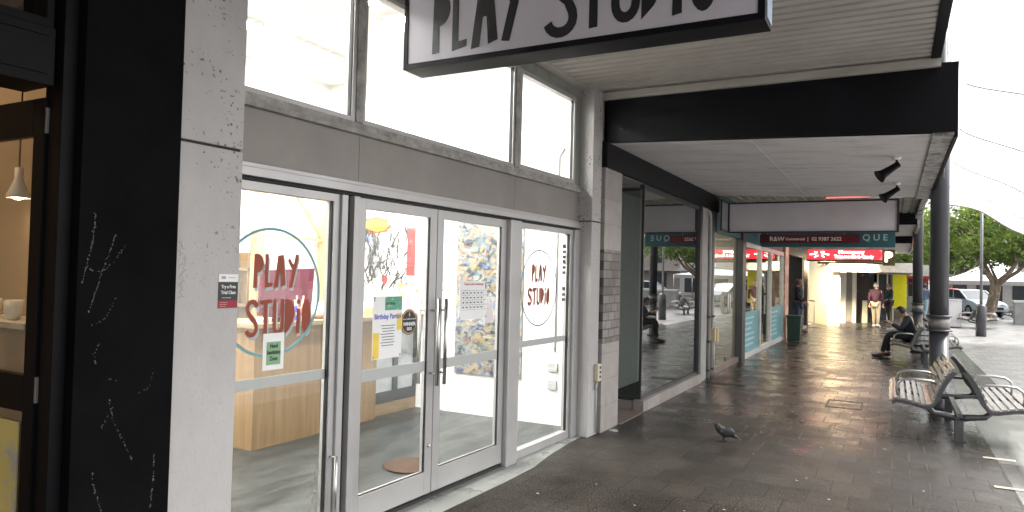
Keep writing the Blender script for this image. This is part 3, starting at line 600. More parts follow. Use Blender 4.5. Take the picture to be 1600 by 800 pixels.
for a, c, m, nm in ((1.655, 1.695, M['paper'], 'white_band'), (1.56, 1.655, M['cutblack'], 'black_band'), (1.52, 1.56, mat('dark_red_print', (.28, .02, .03)), 'red_band')):
    MB().prism([(0, 0), (.118, 0), (.118, c-a), (0, c-a)], S(-3.116, -.1815, a), UX, UZ, .0015).build(nm, m, t)
text('Try a Free', .024, S(-3.057, -.1835, 1.63), UX, UZ, M['paper'], 'sticker_text', t, squeeze=.86, bold=.0005); text('Trial Class', .024, S(-3.057, -.1835, 1.60), UX, UZ, M['paper'], 'sticker_text', t, squeeze=.86, bold=.0005)
ink(t, [(-3.095, -3.04, 1.572, 1.574)], M['paper'], -.1835, 'rule'); ink(t, [(-3.108, -3.06, 1.548, 1.551), (-3.108, -3.065, 1.538, 1.541), (-3.108, -3.07, 1.528, 1.531)], mat('pink_print', (.6, .3, .3)), -.1835, 'small_print')
ink(t, [(-3.10, -3.075, 1.67, 1.685), (-3.06, -3.01, 1.676, 1.679)], mat('grey_print2', (.35, .35, .35)), -.1835, 'logo_mark')

# meter box, conduit and drain on the right pillar
mb_ = thing('switch_box', S(1.70, -.20, .60), 'cream weatherproof switch box on the right pillar edge with a bent conduit below', 'switch box')
f = MB(); f.box(1.665, 1.76, -.235, -.18, .585, .775, bev=.012); f.b.transform(T0); f.build('box', M['ducted'], mb_)
for z in (.62, .67, .72): f = MB(); f.box(1.70, 1.735, -.2385, -.2352, z, z+.03); f.b.transform(T0); f.build('switch', mat('dark_switch', (.06, .05, .05)), mb_)
f = MB(); f.tube([(1.70, -.20, .585), (1.70, -.205, .55), (1.67, -.205, .53), (1.655, -.20, .50)], .012, 8); f.tube([(1.71, -.198, .57), (1.71, -.198, .02)], .009, 8); f.b.transform(T0); f.build('conduit', mat('grey_conduit', (.4, .4, .39), rough=.5, var=.2), mb_)
single(MB().lathe([(0, 0), (.055, 0), (.05, .006), (.03, .010), (0, .011)], (7.62, 2.76, .0)), 'drain_cover', mat('pale_worn_metal', (.5, .5, .48), rough=.4, metal=.6, var=.4, vs=30), (7.62, 2.76, 0), 'small pale metal drain cap in the paving at the foot of the tiled pier', 'drain cap')

# ------------------------------------------------------------------ the cafe at the left edge
cf = thing('cafe_building', (5.598, 3.104, 0), 'matt black shopfront with chalk scribbles and an open glazed door at the left', 'building', rz=R(-2.018))
def Q(mb, n, m, par=None): return mb.build(n, m, par or cf, world=False)
wl = Q(MB().box(-3.825, -3.366, -.20, .0, 0, 4.6, bev=.003), 'wall', M['black'])
scrib = [[(-3.759,1.955),(-3.766,1.834),(-3.805,1.645)],[(-3.666,1.866),(-3.726,1.679),(-3.771,1.525)],[(-3.791,1.713),(-3.709,1.706),(-3.615,1.824)],[(-3.76,1.464),(-3.701,1.496),(-3.652,1.591)],[(-3.723,1.384),(-3.743,1.334),(-3.731,1.298)],[(-3.682,1.232),(-3.637,1.215)],[(-3.465,1.254),(-3.485,1.173),(-3.532,1.146)],[(-3.669,1.135),(-3.645,1.043),(-3.589,.918),(-3.553,.851)],[(-3.654,1.097),(-3.696,1.017)],[(-3.449,.863),(-3.448,.733),(-3.459,.607)],[(-3.731,.834),(-3.715,.745),(-3.682,.65)]]
f = MB(); rr = random.Random(5)
def cr_pt(p, t):
    n = len(p)-1; k = min(int(t*n), n-1); u = t*n-k
    p0, p1, p2, p3 = p[max(k-1, 0)], p[k], p[k+1], p[min(k+2, n)]
    return tuple(.5*((2*p1[i])+(-p0[i]+p2[i])*u+(2*p0[i]-5*p1[i]+4*p2[i]-p3[i])*u*u+(-p0[i]+3*p1[i]-3*p2[i]+p3[i])*u**3) for i in (0, 1))
for j, sc in enumerate(scrib):
    L_ = sum(math.dist(a, c) for a, c in zip(sc, sc[1:])); n = int(L_*420)
    strong = 1 if j in (0, 1, 8, 9) else .55
    for k in range(n):
        if rr.random() > (.62*strong+.05)*(.35+.65*abs(math.sin(k*.11+j))): continue
        x, z = cr_pt(sc, k/n); x += rr.gauss(0, .0022); z += rr.gauss(0, .002); w_ = rr.uniform(.0005, .0024)
        f.prism([(-w_, -w_*.5), (w_*.8, -w_), (w_, w_*.6), (-w_*.6, w_)], (x, -.2005, z), (1, 0, 0), (0, 0, 1), .0006)
Q(f, 'chalk_scribble', mat('white_chalk', (.20, .20, .20), rough=.9), wl)
Q(MB().box(-3.885, -3.827, -.145, -.01, 0, 4.6, bev=.004), 'frame', M['blackp'])
MB().box(1.742, 1.764, 3.235, 3.25, .03, 2.46).build('lit_gap_strip', mat('tan_lit_gap', (.34, .25, .16), rough=.6, var=.2), cf)  # added tan strip, coloured as the lit inner wall seen past the door
Q(MB().box(-7.5, -3.907, -.12, .12, 2.475, 2.72, bev=.004), 'frame', M['blackp'])
f = MB(); f.box(-7.5, -3.94, -.128, -.121, 2.52, 2.53); f.box(-7.5, -3.94, -.128, -.121, 2.68, 2.69); Q(f, 'moulding', M['blackp'])
o = Q(MB().box(-7.5, -3.907, -.10, .10, 2.722, 2.76).box(-3.935, -3.907, -.10, .1, 2.76, 3.7), 'window', M['blackp']); Q(MB().box(-7.5, -3.936, .0, .006, 2.76, 3.7), 'pane', glass('dusty_glass', (.75, .7, .64), .05, .6), o)
Q(MB().box(-7.5, -3.907, -.1, .1, 3.7, 4.6), 'frame', M['blackp'])
warm = mat('cream_cafe_wall', (.36, .28, .19), rough=.8, var=.05)
f = MB(); f.box(-2.5, 2.25, 7.2, 7.3, 0, 4.3); f.box(2.20, 2.25, 3.26, 7.2, 0, 4.3); f.box(-2.6, -2.5, 3.4, 7.3, 0, 4.3); f.build('inner_wall', warm, cf)
MB().box(-2.6, 2.25, 3.30, 7.3, 4.3, 4.4).build('ceiling', warm, cf)
MB().box(-2.6, 2.2, 3.36, 3.40, 2.775, 4.28).build('bulkhead', mat('brown_bulkhead', (.28, .22, .17), rough=.8, c2=(.36, .29, .21), c2s=3), cf)
# opened door leaf, standing square to the street
dr = MB(); X0, X1 = 1.700, 1.735
dr.box(X0, X1, 3.205, 3.285, .03, 2.44, bev=.003); dr.box(X0, X1, 3.98, 4.07, .03, 2.44, bev=.003); dr.box(X0, X1, 3.285, 3.98, 2.28, 2.44, bev=.003); dr.box(X0, X1, 3.285, 3.98, .03, .2, bev=.003); dr.box(X0, X1, 3.285, 3.98, 1.09, 1.245, bev=.003)
dr = dr.build('door', M['blackp'], cf); MB().box(1.716, 1.720, 3.285, 3.98, .2, 1.09).box(1.726, 1.730, 3.285, 3.98, 1.245, 2.28).build('pane', M['glass'], dr)
MB().box(1.706, 1.712, 3.32, 3.93, .35, 1.04).build('door_poster', mat('yellow_grey_poster', (.50, .44, .16), c2=(.30, .32, .33), c2s=3, c2t=.5), dr)
for z in (2.34, 1.19, .3): MB().box(1.702, 1.745, 3.192, 3.204, z-.055, z+.055, bev=.002).tube([(1.748, 3.185, z-.075), (1.748, 3.185, z+.075)], .009, 8).build('hinge', mat('dull_hinge_metal', (.16, .155, .15), rough=.4, metal=.3), dr)
pl_ = thing('pendant_lamp', (2.05, 4.08, 2.07), 'small white pendant lamp glowing inside the cafe behind the open door', 'lamp')
# placed deeper in the cafe, seen through the door glass
MB().lathe([(.02, .16), (.02, .10), (.055, .012), (.058, 0), (.054, 0), (.02, .08)], (2.05, 4.08, 2.07)).build('lamp_shade', mat('white_enamel', (.75, .72, .66)), pl_)
MB().ball((2.05, 4.08, 2.10), .04).build('bulb', emis('warm_bulb', (1, .72, .42), 30), pl_); MB().tube([(2.05, 4.08, 2.23), (2.05, 4.08, 4.30)], .004, 6).build('cord', M['seal'], pl_)
cs = thing('cafe_shelf', (2.05, 4.8, 0), 'pale cafe counter unit with white crockery seen through the open black door', 'counter')
MB().box(1.95, 2.195, 3.75, 6.0, .01, 1.40).build('cabinet', mat('tan_cabinet', (.36, .29, .20), rough=.6), cs); MB().box(1.92, 2.198, 3.72, 6.03, 1.402, 1.43).build('worktop', mat('pale_worktop', (.6, .55, .46)), cs)
rr = random.Random(2)
cup = None
for k in range(9):
    p = (2.02+.06*(k % 2), 3.80+.11*k, 1.43)
    if cup is None:
        cup = single(MB().lathe([(.025, 0), (.04, .03), (.045, .1), (.04, .1), (.03, .02)], p), 'cup', mat('white_china', (.7, .67, .6), rough=.3), p, 'white china cup first in the row from the street on the cafe counter', 'cup', 'cups in a row on the cafe counter')
    else: dup(cup, p, label='white china cup %s in the row from the street on the cafe counter' % ('first','second','third','fourth','fifth','sixth','seventh','eighth','last')[k])
cl_ = thing('cafe_ceiling_light', (-.3, 5.2, 4.3), 'round warm ceiling light nearer the left edge of the cafe', 'ceiling light', 'ceiling lights in the cafe')
MB().lathe([(.22, 0), (.22, -.05), (.2, -.06), (0, -.062)], (-.3, 5.2, 4.298)).build('diffuser', emis('warm_panel', (1, .72, .45), 22), cl_)
dup(cl_, (1.2, 5.0, 4.3), label='round warm ceiling light nearer the open cafe door')
# ------------------------------------------------------------------ canopies over the pavement
M['soffit1'] = mat('ribbed_cream_soffit', (.34, .32, .29), rough=.6, var=.12, vs=2)
M['dark'] = mat('charcoal_fascia', (.0045, .0045, .006), rough=.5, spec=.12, var=.2, vs=2, c2=(.009, .009, .012), c2s=1.2, c2t=.55, c2w=.2)
M['soffit2'] = mat('flaking_grey_white_boards', (.55, .53, .52), rough=.75, var=.22, vs=3.2, bump=.5, bs=30, stretch=(1, .35, 1), c2=(.36, .34, .32), c2s=3.2, c2t=.54, c2w=.12)
M['grime'] = mat('mouldy_edge_board', (.36, .35, .33), rough=.9, var=.3, vs=8, c2=(.07, .07, .06), c2s=6, c2t=.48, c2w=.2, bump=.5)
def ribbed(x0, x1, y0, y1, z, pitch, h, along, name, m, par, z1=None):
    """profiled steel sheet: ribs run across the pavement ('y') or along it ('x')"""
    f = MB(); a0, a1 = (x0, x1) if along == 'y' else (y0, y1); n = int((a1-a0)/pitch); pr = []
    for i in range(n):
        a = a0+i*pitch; pr += [(a, 0), (a+pitch*.62, 0), (a+pitch*.70, h), (a+pitch*.92, h)]
    pr.append((a1, 0)); v = []
    for a, dz in pr:
        if along == 'y': v.append((f.b.verts.new((a, y0, z+dz)), f.b.verts.new((a, y1, z+dz))))
        else: v.append((f.b.verts.new((x0, a, z+dz)), f.b.verts.new((x1, a, z+dz))))
    for p, q in zip(v, v[1:]): f.b.faces.new((p[0], p[1], q[1], q[0]))
    return f.build(name, m, par)
c1 = thing('canopy', (3, 1.2, 3.77), 'nearest high canopy with a ribbed cream soffit over the play studio sign', 'canopy')
ribbed(-4, 7.40, -.28, 2.93, 3.772, .135, .034, 'y', 'soffit', M['soffit1'], c1)
MB().box(-4, 7.40, -.36, -.28, 3.76, 4.25, bev=.004).build('fascia', M['dark'], c1); MB().box(-4, 7.39, -.28, 3.2, 3.82, 4.2).build('roof', M['dark'], c1)
MB().box(7.34, 7.395, -.36, 2.93, 3.69, 3.768).build('end_trim', M['soffit1'], c1); MB().box(-4, 7.39, 2.93, 3.04, 3.755, 3.799).build('wall_angle', M['soffit1'], c1)
c2 = thing('canopy', (10, 1.2, 3.1), 'lower canopy with a black end board and flaking pale soffit boards', 'canopy')
f = MB()   # black end board, its lower edge falling towards the kerb
f.prism([(-.47, 3.105), (2.86, 3.225), (2.86, 3.795), (-.50, 3.73)], (7.40, 0, 0), (0, 1, 0), (0, 0, 1), .05); f.build('end_board', M['dark'], c2)
def sz(y): return 3.095+(y+.44)*.0385
f = MB(); xs = [7.452, 9.55, 11.3, 12.85]; ys = [-.30, .42, 1.30, 2.2, 2.83]
for a, c in zip(xs, xs[1:]):
    for u, v in ((-.30, 1.30), (1.306, 2.83)):
        f.quad((a+.003, u, sz(u)), (c-.003, u, sz(u)), (c-.003, v, sz(v)), (a+.003, v, sz(v)))
f.build('soffit', M['soffit2'], c2)
f = MB()
for a in xs[1:-1]: f.bar((a, -.30, sz(-.30)-.003), (a, 2.83, sz(2.83)-.003), .02, .008)
f.bar((7.45, 1.303, sz(1.303)-.003), (12.85, 1.303, sz(1.303)-.003), .022, .008); f.build('cover_strip', M['soffit2'], c2)
MB().box(7.452, 12.85, -.47, -.30, 3.075, 3.11, bev=.004).build('edge_board', M['grime'], c2)
MB().box(7.452, 12.85, -.50, -.472, 3.06, 3.73).build('fascia', M['dark'], c2); MB().box(7.455, 12.85, -.47, 3.0, 3.25, 3.72).build('roof', M['dark'], c2)
c3 = thing('canopy', (15, 1.2, 3.3), 'third canopy along with a rusty ribbed steel soffit behind the blank sign', 'canopy')
ribbed(12.86, 18.0, -.42, 2.83, 3.30, .16, .022, 'x', 'soffit', mat('stained_ribbed_soffit', (.28, .265, .22), rough=.7, var=.3, vs=5, c2=(.12, .1, .07), c2s=4, c2t=.55), c3)
MB().box(12.86, 18.0, -.47, -.42, 3.24, 3.75).build('fascia', M['grime'], c3); MB().box(12.86, 18.0, -.42, 3.0, 3.33, 3.74).build('roof', M['dark'], c3)
MB().box(12.852, 12.86, -.47, 2.83, 3.2, 3.5).build('end_trim', M['grime'], c3)
f = MB(); rr = random.Random(4)   # rusted gutter edge
for k in range(18):
    x = 12.9+k*.29; f.box(x, x+.28, -.50-.02*rr.random(), -.42, 3.20+rr.uniform(-.04, .03), 3.30)
f.build('gutter', M['grime'], c3)
for x0, x1, zz, lb in ((18.15, 22.4, 3.05, 'fourth canopy behind the teal sign, dark grey steel'), (22.5, 30.0, 2.85, 'fifth canopy over the lit shopfront, grey steel')):
    c = thing('canopy', ((x0+x1)/2, 1.2, zz), lb, 'canopy')
    ribbed(x0, x1, -.46, 2.9, zz, .2, .02, 'y', 'soffit', M['soffit2'], c)
    MB().box(x0, x1, -.52, -.46, zz-.06, zz+.35).build('fascia', M['grime'], c); MB().box(x0, x1, -.46, 3.2, zz+.04, zz+.34).build('roof', M['dark'], c)
c6 = thing('canopy', (40, 0, 2.3), 'far white awning with a pale front edge over the last shops', 'canopy')
MB().box(30.2, 62, -.75, -.68, 2.16, 2.55).build('fascia', M['white'], c6); MB().box(30.15, 30.2, -.75, 2.2, 2.14, 2.50).build('end_board', mat('bright_white_board', (.85, .85, .82), rough=.5), c6); MB().box(30.2, 62, -.68, 2.6, 2.45, 2.5).build('soffit', M['white'], c6)
# soffit fittings
def spot(x, y, lb, first=[None]):
    t = thing('spotlight', (x, y, sz(y)), lb, 'spotlight', 'black spotlights under the pale soffit'); bl = M['blackp']
    MB().lathe([(0, 0), (.045, 0), (.045, -.025), (.03, -.035), (0, -.035)], (x, y, sz(y))).build('mount', M['white'], t)
    MB().tube([(x, y, sz(y)-.03), (x, y, sz(y)-.10)], .012, 8).build('arm', bl, t)
    MB().tube([(x, y-.02, sz(y)-.08), (x-.02, y+.05, sz(y)-.13), (x-.05, y+.13, sz(y)-.19), (x-.065, y+.17, sz(y)-.22)], [.035, .038, .05, .075], 16).build('lamp_head', bl, t)
spot(8.75, -.02, 'black spotlight on the pale soffit nearest the canopy end board'); spot(11.0, -.03, 'black spotlight on the pale soffit just above the blank sign')
nt_ = thing('tube_light', (12.75, .55, 3.2), 'thin pink red light strip along the far edge of the pale soffit', 'strip light')
MB().box(12.80, 12.83, .35, 1.0, 3.115, 3.135).build('tube', emis('pink_tube', (1, .25, .2), .35), nt_); MB().box(12.80, 12.83, -.15, .349, 3.10, 3.13).build('bracket', M['white'], nt_)

# ------------------------------------------------------------------ hanging signs
sg = thing('hanging_sign', (3.65, 1.65, 3.05), 'white lightbox sign in a black case reading PLAY STUDIO hanging across the pavement', 'sign')
SX = 3.58
MB().box(SX, SX+.19, .56, 2.735, 3.0, 3.69, bev=.004).build('case', mat('black_sign_case', (.005, .005, .007), rough=.45, var=.1, spec=.12), sg)
MB().box(SX-.006, SX-.001, .595, 2.705, 3.035, 3.655).build('face', mat('white_acrylic_face', (.50, .475, .52), rough=.3, var=.03, vs=1.5), sg)
f = MB(); f.box(SX-.012, SX-.001, .56, 2.735, 3.0, 3.034).box(SX-.012, SX-.001, .56, 2.735, 3.656, 3.69).box(SX-.012, SX-.001, .56, .594, 3.034, 3.656).box(SX-.012, SX-.001, 2.706, 2.735, 3.034, 3.656); f.build('rim', mat('black_sign_case', (.01,)*3), sg)
MB().box(SX+.02, SX+.17, .554, .559, 3.02, 3.67).build('end_plate', mat('bluish_bare_metal', (.45, .52, .66), rough=.3, metal=.7), sg)
f = MB(); uy_ = (0, 0, 1); ux_ = (0, -1, 0)
for ch, y, z, h, wf in (('P', 2.52, 3.075, .375, .90), ('L', 2.375, 3.075, .37, .92), ('A', 2.24, 3.07, .40, .98), ('Y', 2.065, 3.085, .42, .98), ('S', 1.76, 3.06, .46, .90), ('T', 1.535, 3.085, .44, .78), ('U', 1.355, 3.085, .44, .84), ('D', 1.185, 3.09, .45, .84), ('i', 1.02, 3.085, .44, .80), ('O', .945, 3.085, .46, .92)):
    lettering(ch, (SX-.0062, y, z), ux_, uy_, h, f, .002, 0, wf)
f.build('letters', M['cutblack'], sg)
for y in (.9, 2.4): MB().tube([(SX+.095, y, 3.69), (SX+.095, y, 3.772)], .012, 8).build('hanger', M['steel'], sg)
bs = thing('blank_sign', (13.25, 1.3, 2.57), 'long blank lilac grey lightbox sign with a dark frame hung over the pavement', 'sign')
MB().box(13.22, 13.40, -.055, 2.64, 2.595, 3.10).build('case', mat('lilac_grey_panel', (.66, .63, .66), rough=.4, var=.09, vs=1.5), bs)
f = MB(); f.box(13.19, 13.22, -.075, 2.66, 2.572, 2.597).box(13.19, 13.22, -.075, 2.66, 3.098, 3.124).box(13.19, 13.22, -.075, -.045, 2.597, 3.098).box(13.19, 13.22, 2.635, 2.66, 2.597, 3.098)
fr_ = mat('plum_black_frame', (.03, .022, .035), rough=.4); f.build('frame', fr_, bs)
f = MB(); g0, g1 = 12.62, 13.19   # open end bracket reaching back to the wall
for a, c in (((g0, 2.66, 2.60), (g0, 2.66, 3.12)), ((g0, 2.66, 3.12), (g1, 2.66, 3.11)), ((g0, 2.66, 2.60), (g1, 2.66, 2.585))): f.bar(a, c, .028)
f.build('end_bracket', fr_, bs); MB().box(12.64, 13.18, 2.662, 2.67, 2.62, 3.10).build('end_panel', mat('grey_end_panel', (.25, .24, .25)), bs)
for y in (.45, 2.25): MB().tube([(13.3, y, 3.10), (13.3, y, 3.301)], .014, 8).build('hanger', M['soffit2'], bs)
rs = thing('agency_sign', (18.0, 1.8, 2.65), 'narrow dark red sign with a white phone number below the blank sign', 'sign')
MB().box(17.96, 18.04, .68, 2.96, 2.63, 2.83, bev=.004).build('board', mat('deep_red_board', (.14, .010, .018), rough=.4, var=.1), rs)
for s_, y, h in (('R&W', 2.47, .15), ('Commercial', 2.06, .085), ('|', 1.78, .12), ('02 9387 2622', 1.38, .115)): text(s_, h, (17.957, y, 2.725), (0, -1, 0), (0, 0, 1), M['paper'], 'sign_text', rs, bold=.002)
for y in (1.0, 2.7): MB().tube([(18.0, y, 2.83), (18.0, y, 3.302)], .01, 6).build('hanger', M['steel'], rs)
ts = thing('teal_sign', (18.2, 1.4, 2.55), 'long teal shop sign ending in pale letters QUE behind the red sign', 'sign')
MB().box(18.12, 18.20, -.03, 3.0, 2.545, 2.89, bev=.004).build('board', mat('teal_board', (.03, .12, .14), rough=.5, var=.1), ts)
text('B O U T I Q U E', .20, (18.117, .12, 2.76), (0, -1, 0), (0, 0, 1), mat('pale_teal_letter', (.5, .62, .62)), 'sign_text', ts, align='RIGHT', bold=.002)
for y in (.3, 2.6): MB().tube([(18.16, y, 2.89), (18.16, y, 3.052)], .01, 6).build('hanger', M['steel'], ts)
ls = thing('lit_sign', (24.2, 1.3, 2.4), 'brightly lit red and white lightbox sign reading Tobacconist and Candy', 'sign')
MB().box(24.10, 24.30, .28, 2.42, 2.37, 2.75, bev=.005).build('case', mat('olive_case', (.16, .13, .05)), ls)
lf = bpy.data.materials.new('lit_sign_face'); lf.use_nodes = True; q = lf.node_tree; bb = q.nodes['Principled BSDF']
gg = _n(q, 'ShaderNodeNewGeometry'); nn = _n(q, 'ShaderNodeTexNoise', Scale=1.6, Detail=1.0); q.links.new(gg.outputs['Position'], nn.inputs['Vector']); cr = _n(q, 'ShaderNodeValToRGB'); q.links.new(nn.outputs['Fac'], cr.inputs[0])
cr.color_ramp.elements[0].position = .45; cr.color_ramp.elements[0].color = (.75, .02, .03, 1); cr.color_ramp.elements[1].position = .62; cr.color_ramp.elements[1].color = (1, .30, .32, 1)
q.links.new(cr.outputs[0], bb.inputs['Emission Color']); bb.inputs['Emission Strength'].default_value = 1.1; bb.inputs['Base Color'].default_value = (.5, .03, .03, 1)
MB().box(24.085, 24.099, .31, 2.39, 2.43, 2.73).build('face', lf, ls); we = emis('lit_white_letter', (1, .93, .85), 3.0)
text('Newsagency', .14, (24.083, 1.15, 2.66), (0, -1, 0), (0, 0, 1), we, 'sign_text', ls, bold=.004); text('Tobacconist & Candy', .125, (24.083, 1.08, 2.52), (0, -1, 0), (0, 0, 1), we, 'sign_text', ls, bold=.003)
f = MB()
for k in range(6): f.tube([(24.08, 2.05+.1*math.cos(k), 2.60+.05*math.sin(k)), (24.08, 2.05+.28*math.cos(k*1.05), 2.58+.10*math.sin(k*1.05))], .018, 6)
f.build('sign_emblem', we, ls); MB().box(24.08, 24.32, .30, 2.1, 2.30, 2.36).build('light_rail', mat('olive_case', (.16, .13, .05)), ls)
for y in (.6, 2.2): MB().tube([(24.2, y, 2.75), (24.2, y, 2.852)], .012, 6).build('hanger', M['steel'], ls)
ps = thing('parking_sign', (24.6, .1, 2.3), 'dark olive sign with a glowing letter P at the end of the lit sign', 'sign')
MB().box(24.5, 24.62, -.04, .30, 2.27, 2.76, bev=.005).build('board', mat('olive_case', (.16, .13, .05)), ps); text('P', .42, (24.49, .14, 2.52), (0, -1, 0), (0, 0, 1), we, 'sign_text', ps, bold=.012)
MB().tube([(24.56, .13, 2.76), (24.56, .13, 2.852)], .012, 6).build('hanger', M['steel'], ps)

# ------------------------------------------------------------------ the row of shops beyond
M['tglass'] = glass('shop_glass', (.86, .90, .88), .05, .85); M['dglass'] = glass('vacant_glass', (.66, .68, .66), .24, 1.15)
va = thing('vacant_shop', (10, 2.85, 0), 'vacant shop with grey tiled pier, black beam and large empty glass front', 'building')
tile = mat_brick('plain_grey_tile', (.33, .30, .28), (.36, .33, .31), (.20, .18, .17), .58, .29, rough=.35, axis='XZ', ms=.003, off=0, bump=.2)
gt = mat_brick('glazed_brick_tile', (.17, .15, .14), (.27, .245, .23), (.10, .09, .085), .185, .095, rough=.16, axis='XZ', ms=.006, bump=1)
MB().box(7.40, 7.95, 2.83, 3.3, 0, .98).box(7.40, 7.95, 2.83, 3.3, 2.03, 4.4).build('tiled_pier', tile, va); MB().box(7.40, 7.95, 2.828, 3.3, .982, 2.028).build('glazed_tile', gt, va)
MB().box(7.36, 13.12, 2.80, 2.90, 2.945, 3.235, bev=.004).build('beam', mat('black_beam', (.006, .006, .007), rough=.5, spec=.15), va)
MB().box(7.95, 8.90, 2.86, 4.4, 2.94, 3.0).build('alcove_soffit', M['spandrel'], va)
ptile = mat_brick('pink_brown_tile', (.20, .155, .14), (.25, .20, .18), (.10, .08, .07), .3, .3, rough=.3, axis='XY', ms=.005, off=0, bump=.3)
MB().box(7.95, 8.90, 2.80, 4.4, .002, .012).build('alcove_floor', ptile, va); MB().box(7.90, 7.949, 3.301, 4.4, 0, 2.94).box(7.95, 8.92, 4.4, 4.45, 0, 2.94).build('alcove_wall', M['spandrel'], va)
MB().box(8.84, 11.98, 2.80, 2.94, 0, .15, bev=.005).box(8.86, 8.98, 2.94, 4.4, 0, .13).build('plinth', mat_brick('grey_pink_plinth_tile', (.30, .265, .25), (.36, .32, .30), (.15, .13, .12), .3, .3, rough=.35, axis='XZ', ms=.004, off=0, bump=.3), va)
bf = mat('dark_grey_shop_frame', (.045, .045, .047), rough=.4)
f = MB(); f.box(8.90, 11.98, 2.86, 2.92, .152, .19).box(8.90, 11.98, 2.86, 2.92, 2.88, 2.944).box(11.88, 12.02, 2.84, 2.96, .15, 2.944).box(8.90, 8.93, 2.86, 2.89, .19, 2.88).box(8.89, 8.93, 2.921, 4.39, 2.86, 2.90).box(8.89, 8.93, 2.921, 4.39, .13, .18)
wf_ = f.build('window', bf, va); MB().box(8.93, 11.88, 2.880, 2.890, .19, 2.88).build('pane', M['dglass'], wf_); MB().box(8.905, 8.913, 2.92, 4.39, .18, 2.86).build('pane', glass('side_glass', (.90, .92, .91), .05, .3), wf_)
gw_ = mat('dim_grey_wall', (.50, .505, .50), rough=.85, var=.05)
MB().box(7.8, 16.0, 7.4, 7.5, 0, 3.2).box(12.95, 13.05, 2.99, 7.4, 0, 3.2).box(7.56, 7.66, 4.45, 7.4, 0, 3.2).build('inner_wall', gw_, va)
MB().box(8.93, 12.95, 2.93, 7.4, 3.0, 3.05).build('ceiling', gw_, va); MB().box(8.93, 12.95, 2.95, 7.4, .10, .13).build('inner_floor', mat('dark_carpet', (.055, .062, .058), rough=.9, var=.2), va)
MB().box(8.915, 10.9, 3.45, 3.55, .13, 2.95).build('partition', gw_, va)
MB().box(12.03, 12.42, 2.84, 2.98, 0, 2.944).box(12.42, 13.12, 2.87, 2.98, 0, 2.944).build('pier', mat('grey_painted_pier', (.34, .33, .32), rough=.6, var=.15), va)
MB().box(7.3, 13.2, 2.9, 3.2, 3.24, 4.5).build('upper_wall', M['spandrel'], va)
pg = thing('service_pipes', (12.8, 2.83, 0), 'group of pale service pipes and two cream boxes running up the grey pier', 'pipes')
f = MB(); f.tube([(12.60, 2.84, .0), (12.60, 2.84, 2.75), (12.58, 2.84, 2.85), (12.50, 2.845, 2.90), (12.42, 2.86, 2.92)], .032, 10); f.tube([(12.85, 2.84, 0), (12.85, 2.84, 3.1)], .028, 10); f.tube([(13.02, 2.845, 0), (13.02, 2.845, .75)], .022, 8)
f.build('pipe', mat('painted_pipe', (.42, .41, .39), rough=.45, var=.15), pg)
for z in (.12, .62, 1.05):
    for a in (12.54, 12.80): MB().box(a, a+.11, 2.80, 2.87, z, z+.035).build('bracket', mat('rusty_clip', (.12, .09, .07)), pg)
for a, z in ((12.72, .62), (12.95, .60)): MB().box(a, a+.12, 2.76, 2.86, z, z+.24, bev=.01).build('meter_box', mat('cream_box', (.60, .48, .27), rough=.5), pg)

def shop(name, x0, x1, lb, wallm, z=2.66):
    t = thing(name, ((x0+x1)/2, 2.86, 0), lb, 'building'); t['_x'] = 0; del t['_x']; return t
db = shop('glass_door_shop', 13.1, 15.85, 'shop with clear double glass doors and steel loop handles between dark posts', None)
MB().box(13.12, 15.5, 2.86, 2.96, 0, .10).build('threshold', ptile, db)
for a, c in ((13.14, 14.28), (14.29, 15.48)):
    MB().box(a, c, 2.90, 2.908, .11, 2.60).build('glass_door', M['tglass'], db)
MB().box(14.265, 14.305, 2.888, 2.898, .11, .20).build('floor_lock', M['cutblack'], db)
f = MB()
for x in (14.20, 14.38): f.tube([(x, 2.90, 1.06), (x, 2.85, 1.08), (x, 2.84, 1.14), (x, 2.84, 1.40), (x, 2.85, 1.46), (x, 2.90, 1.48)], .016, 8)
f.build('handle', M['steel'], db)
MB().box(15.49, 15.86, 2.80, 2.95, 0, 2.944).build('post', mat('dark_grey_post', (.06, .06, .065), rough=.4), db); MB().box(13.12, 15.49, 2.85, 2.95, 2.60, 3.3).build('fascia', mat('deep_teal_fascia', (.03, .10, .11), rough=.5), db)
shopwall = mat('lit_cream_wall', (.62, .59, .52), rough=.8, var=.06)
MB().box(13.05, 15.95, 6.9, 7.0, 0, 3.2).box(15.9, 16.0, 3.0, 6.9, 0, 3.2).build('inner_wall', shopwall, db); MB().box(13.05, 22.8, 2.96, 6.9, 3.0, 3.05).build('ceiling', shopwall, db); MB().box(13.05, 22.8, 2.97, 6.9, .05, .09).build('inner_floor', mat('beige_shop_floor', (.3, .27, .24), rough=.35), db)
ib = thing('bakery_board', (14.6, 4.6, 2.1), 'red and white menu board seen through the glass doors', 'sign')
MB().box(13.7, 15.6, 4.9, 4.95, 2.02, 2.5).build('board', mat('red_menu_board', (.65, .06, .06)), ib); f = MB(); rr = random.Random(8)
for r_ in range(2):
    x = 13.78
    while x < 15.45: w_ = rr.uniform(.07, .16); f.box(x, x+w_, 4.885, 4.899, 2.09+.2*r_, 2.22+.2*r_); x += w_+.04
f.build('price_strip', M['paper'], ib); f = MB()
for k in range(6): f.box(13.8+.3*k, 13.98+.3*k, 4.9, 4.94, 1.93, 2.01)
f.build('menu_tab', M['paper'], ib); MB().tube([(14, 4.92, 2.5), (14, 4.92, 3.0)], .01, 6).tube([(15.3, 4.92, 2.5), (15.3, 4.92, 3.0)], .01, 6).build('hanger', M['steel'], ib)

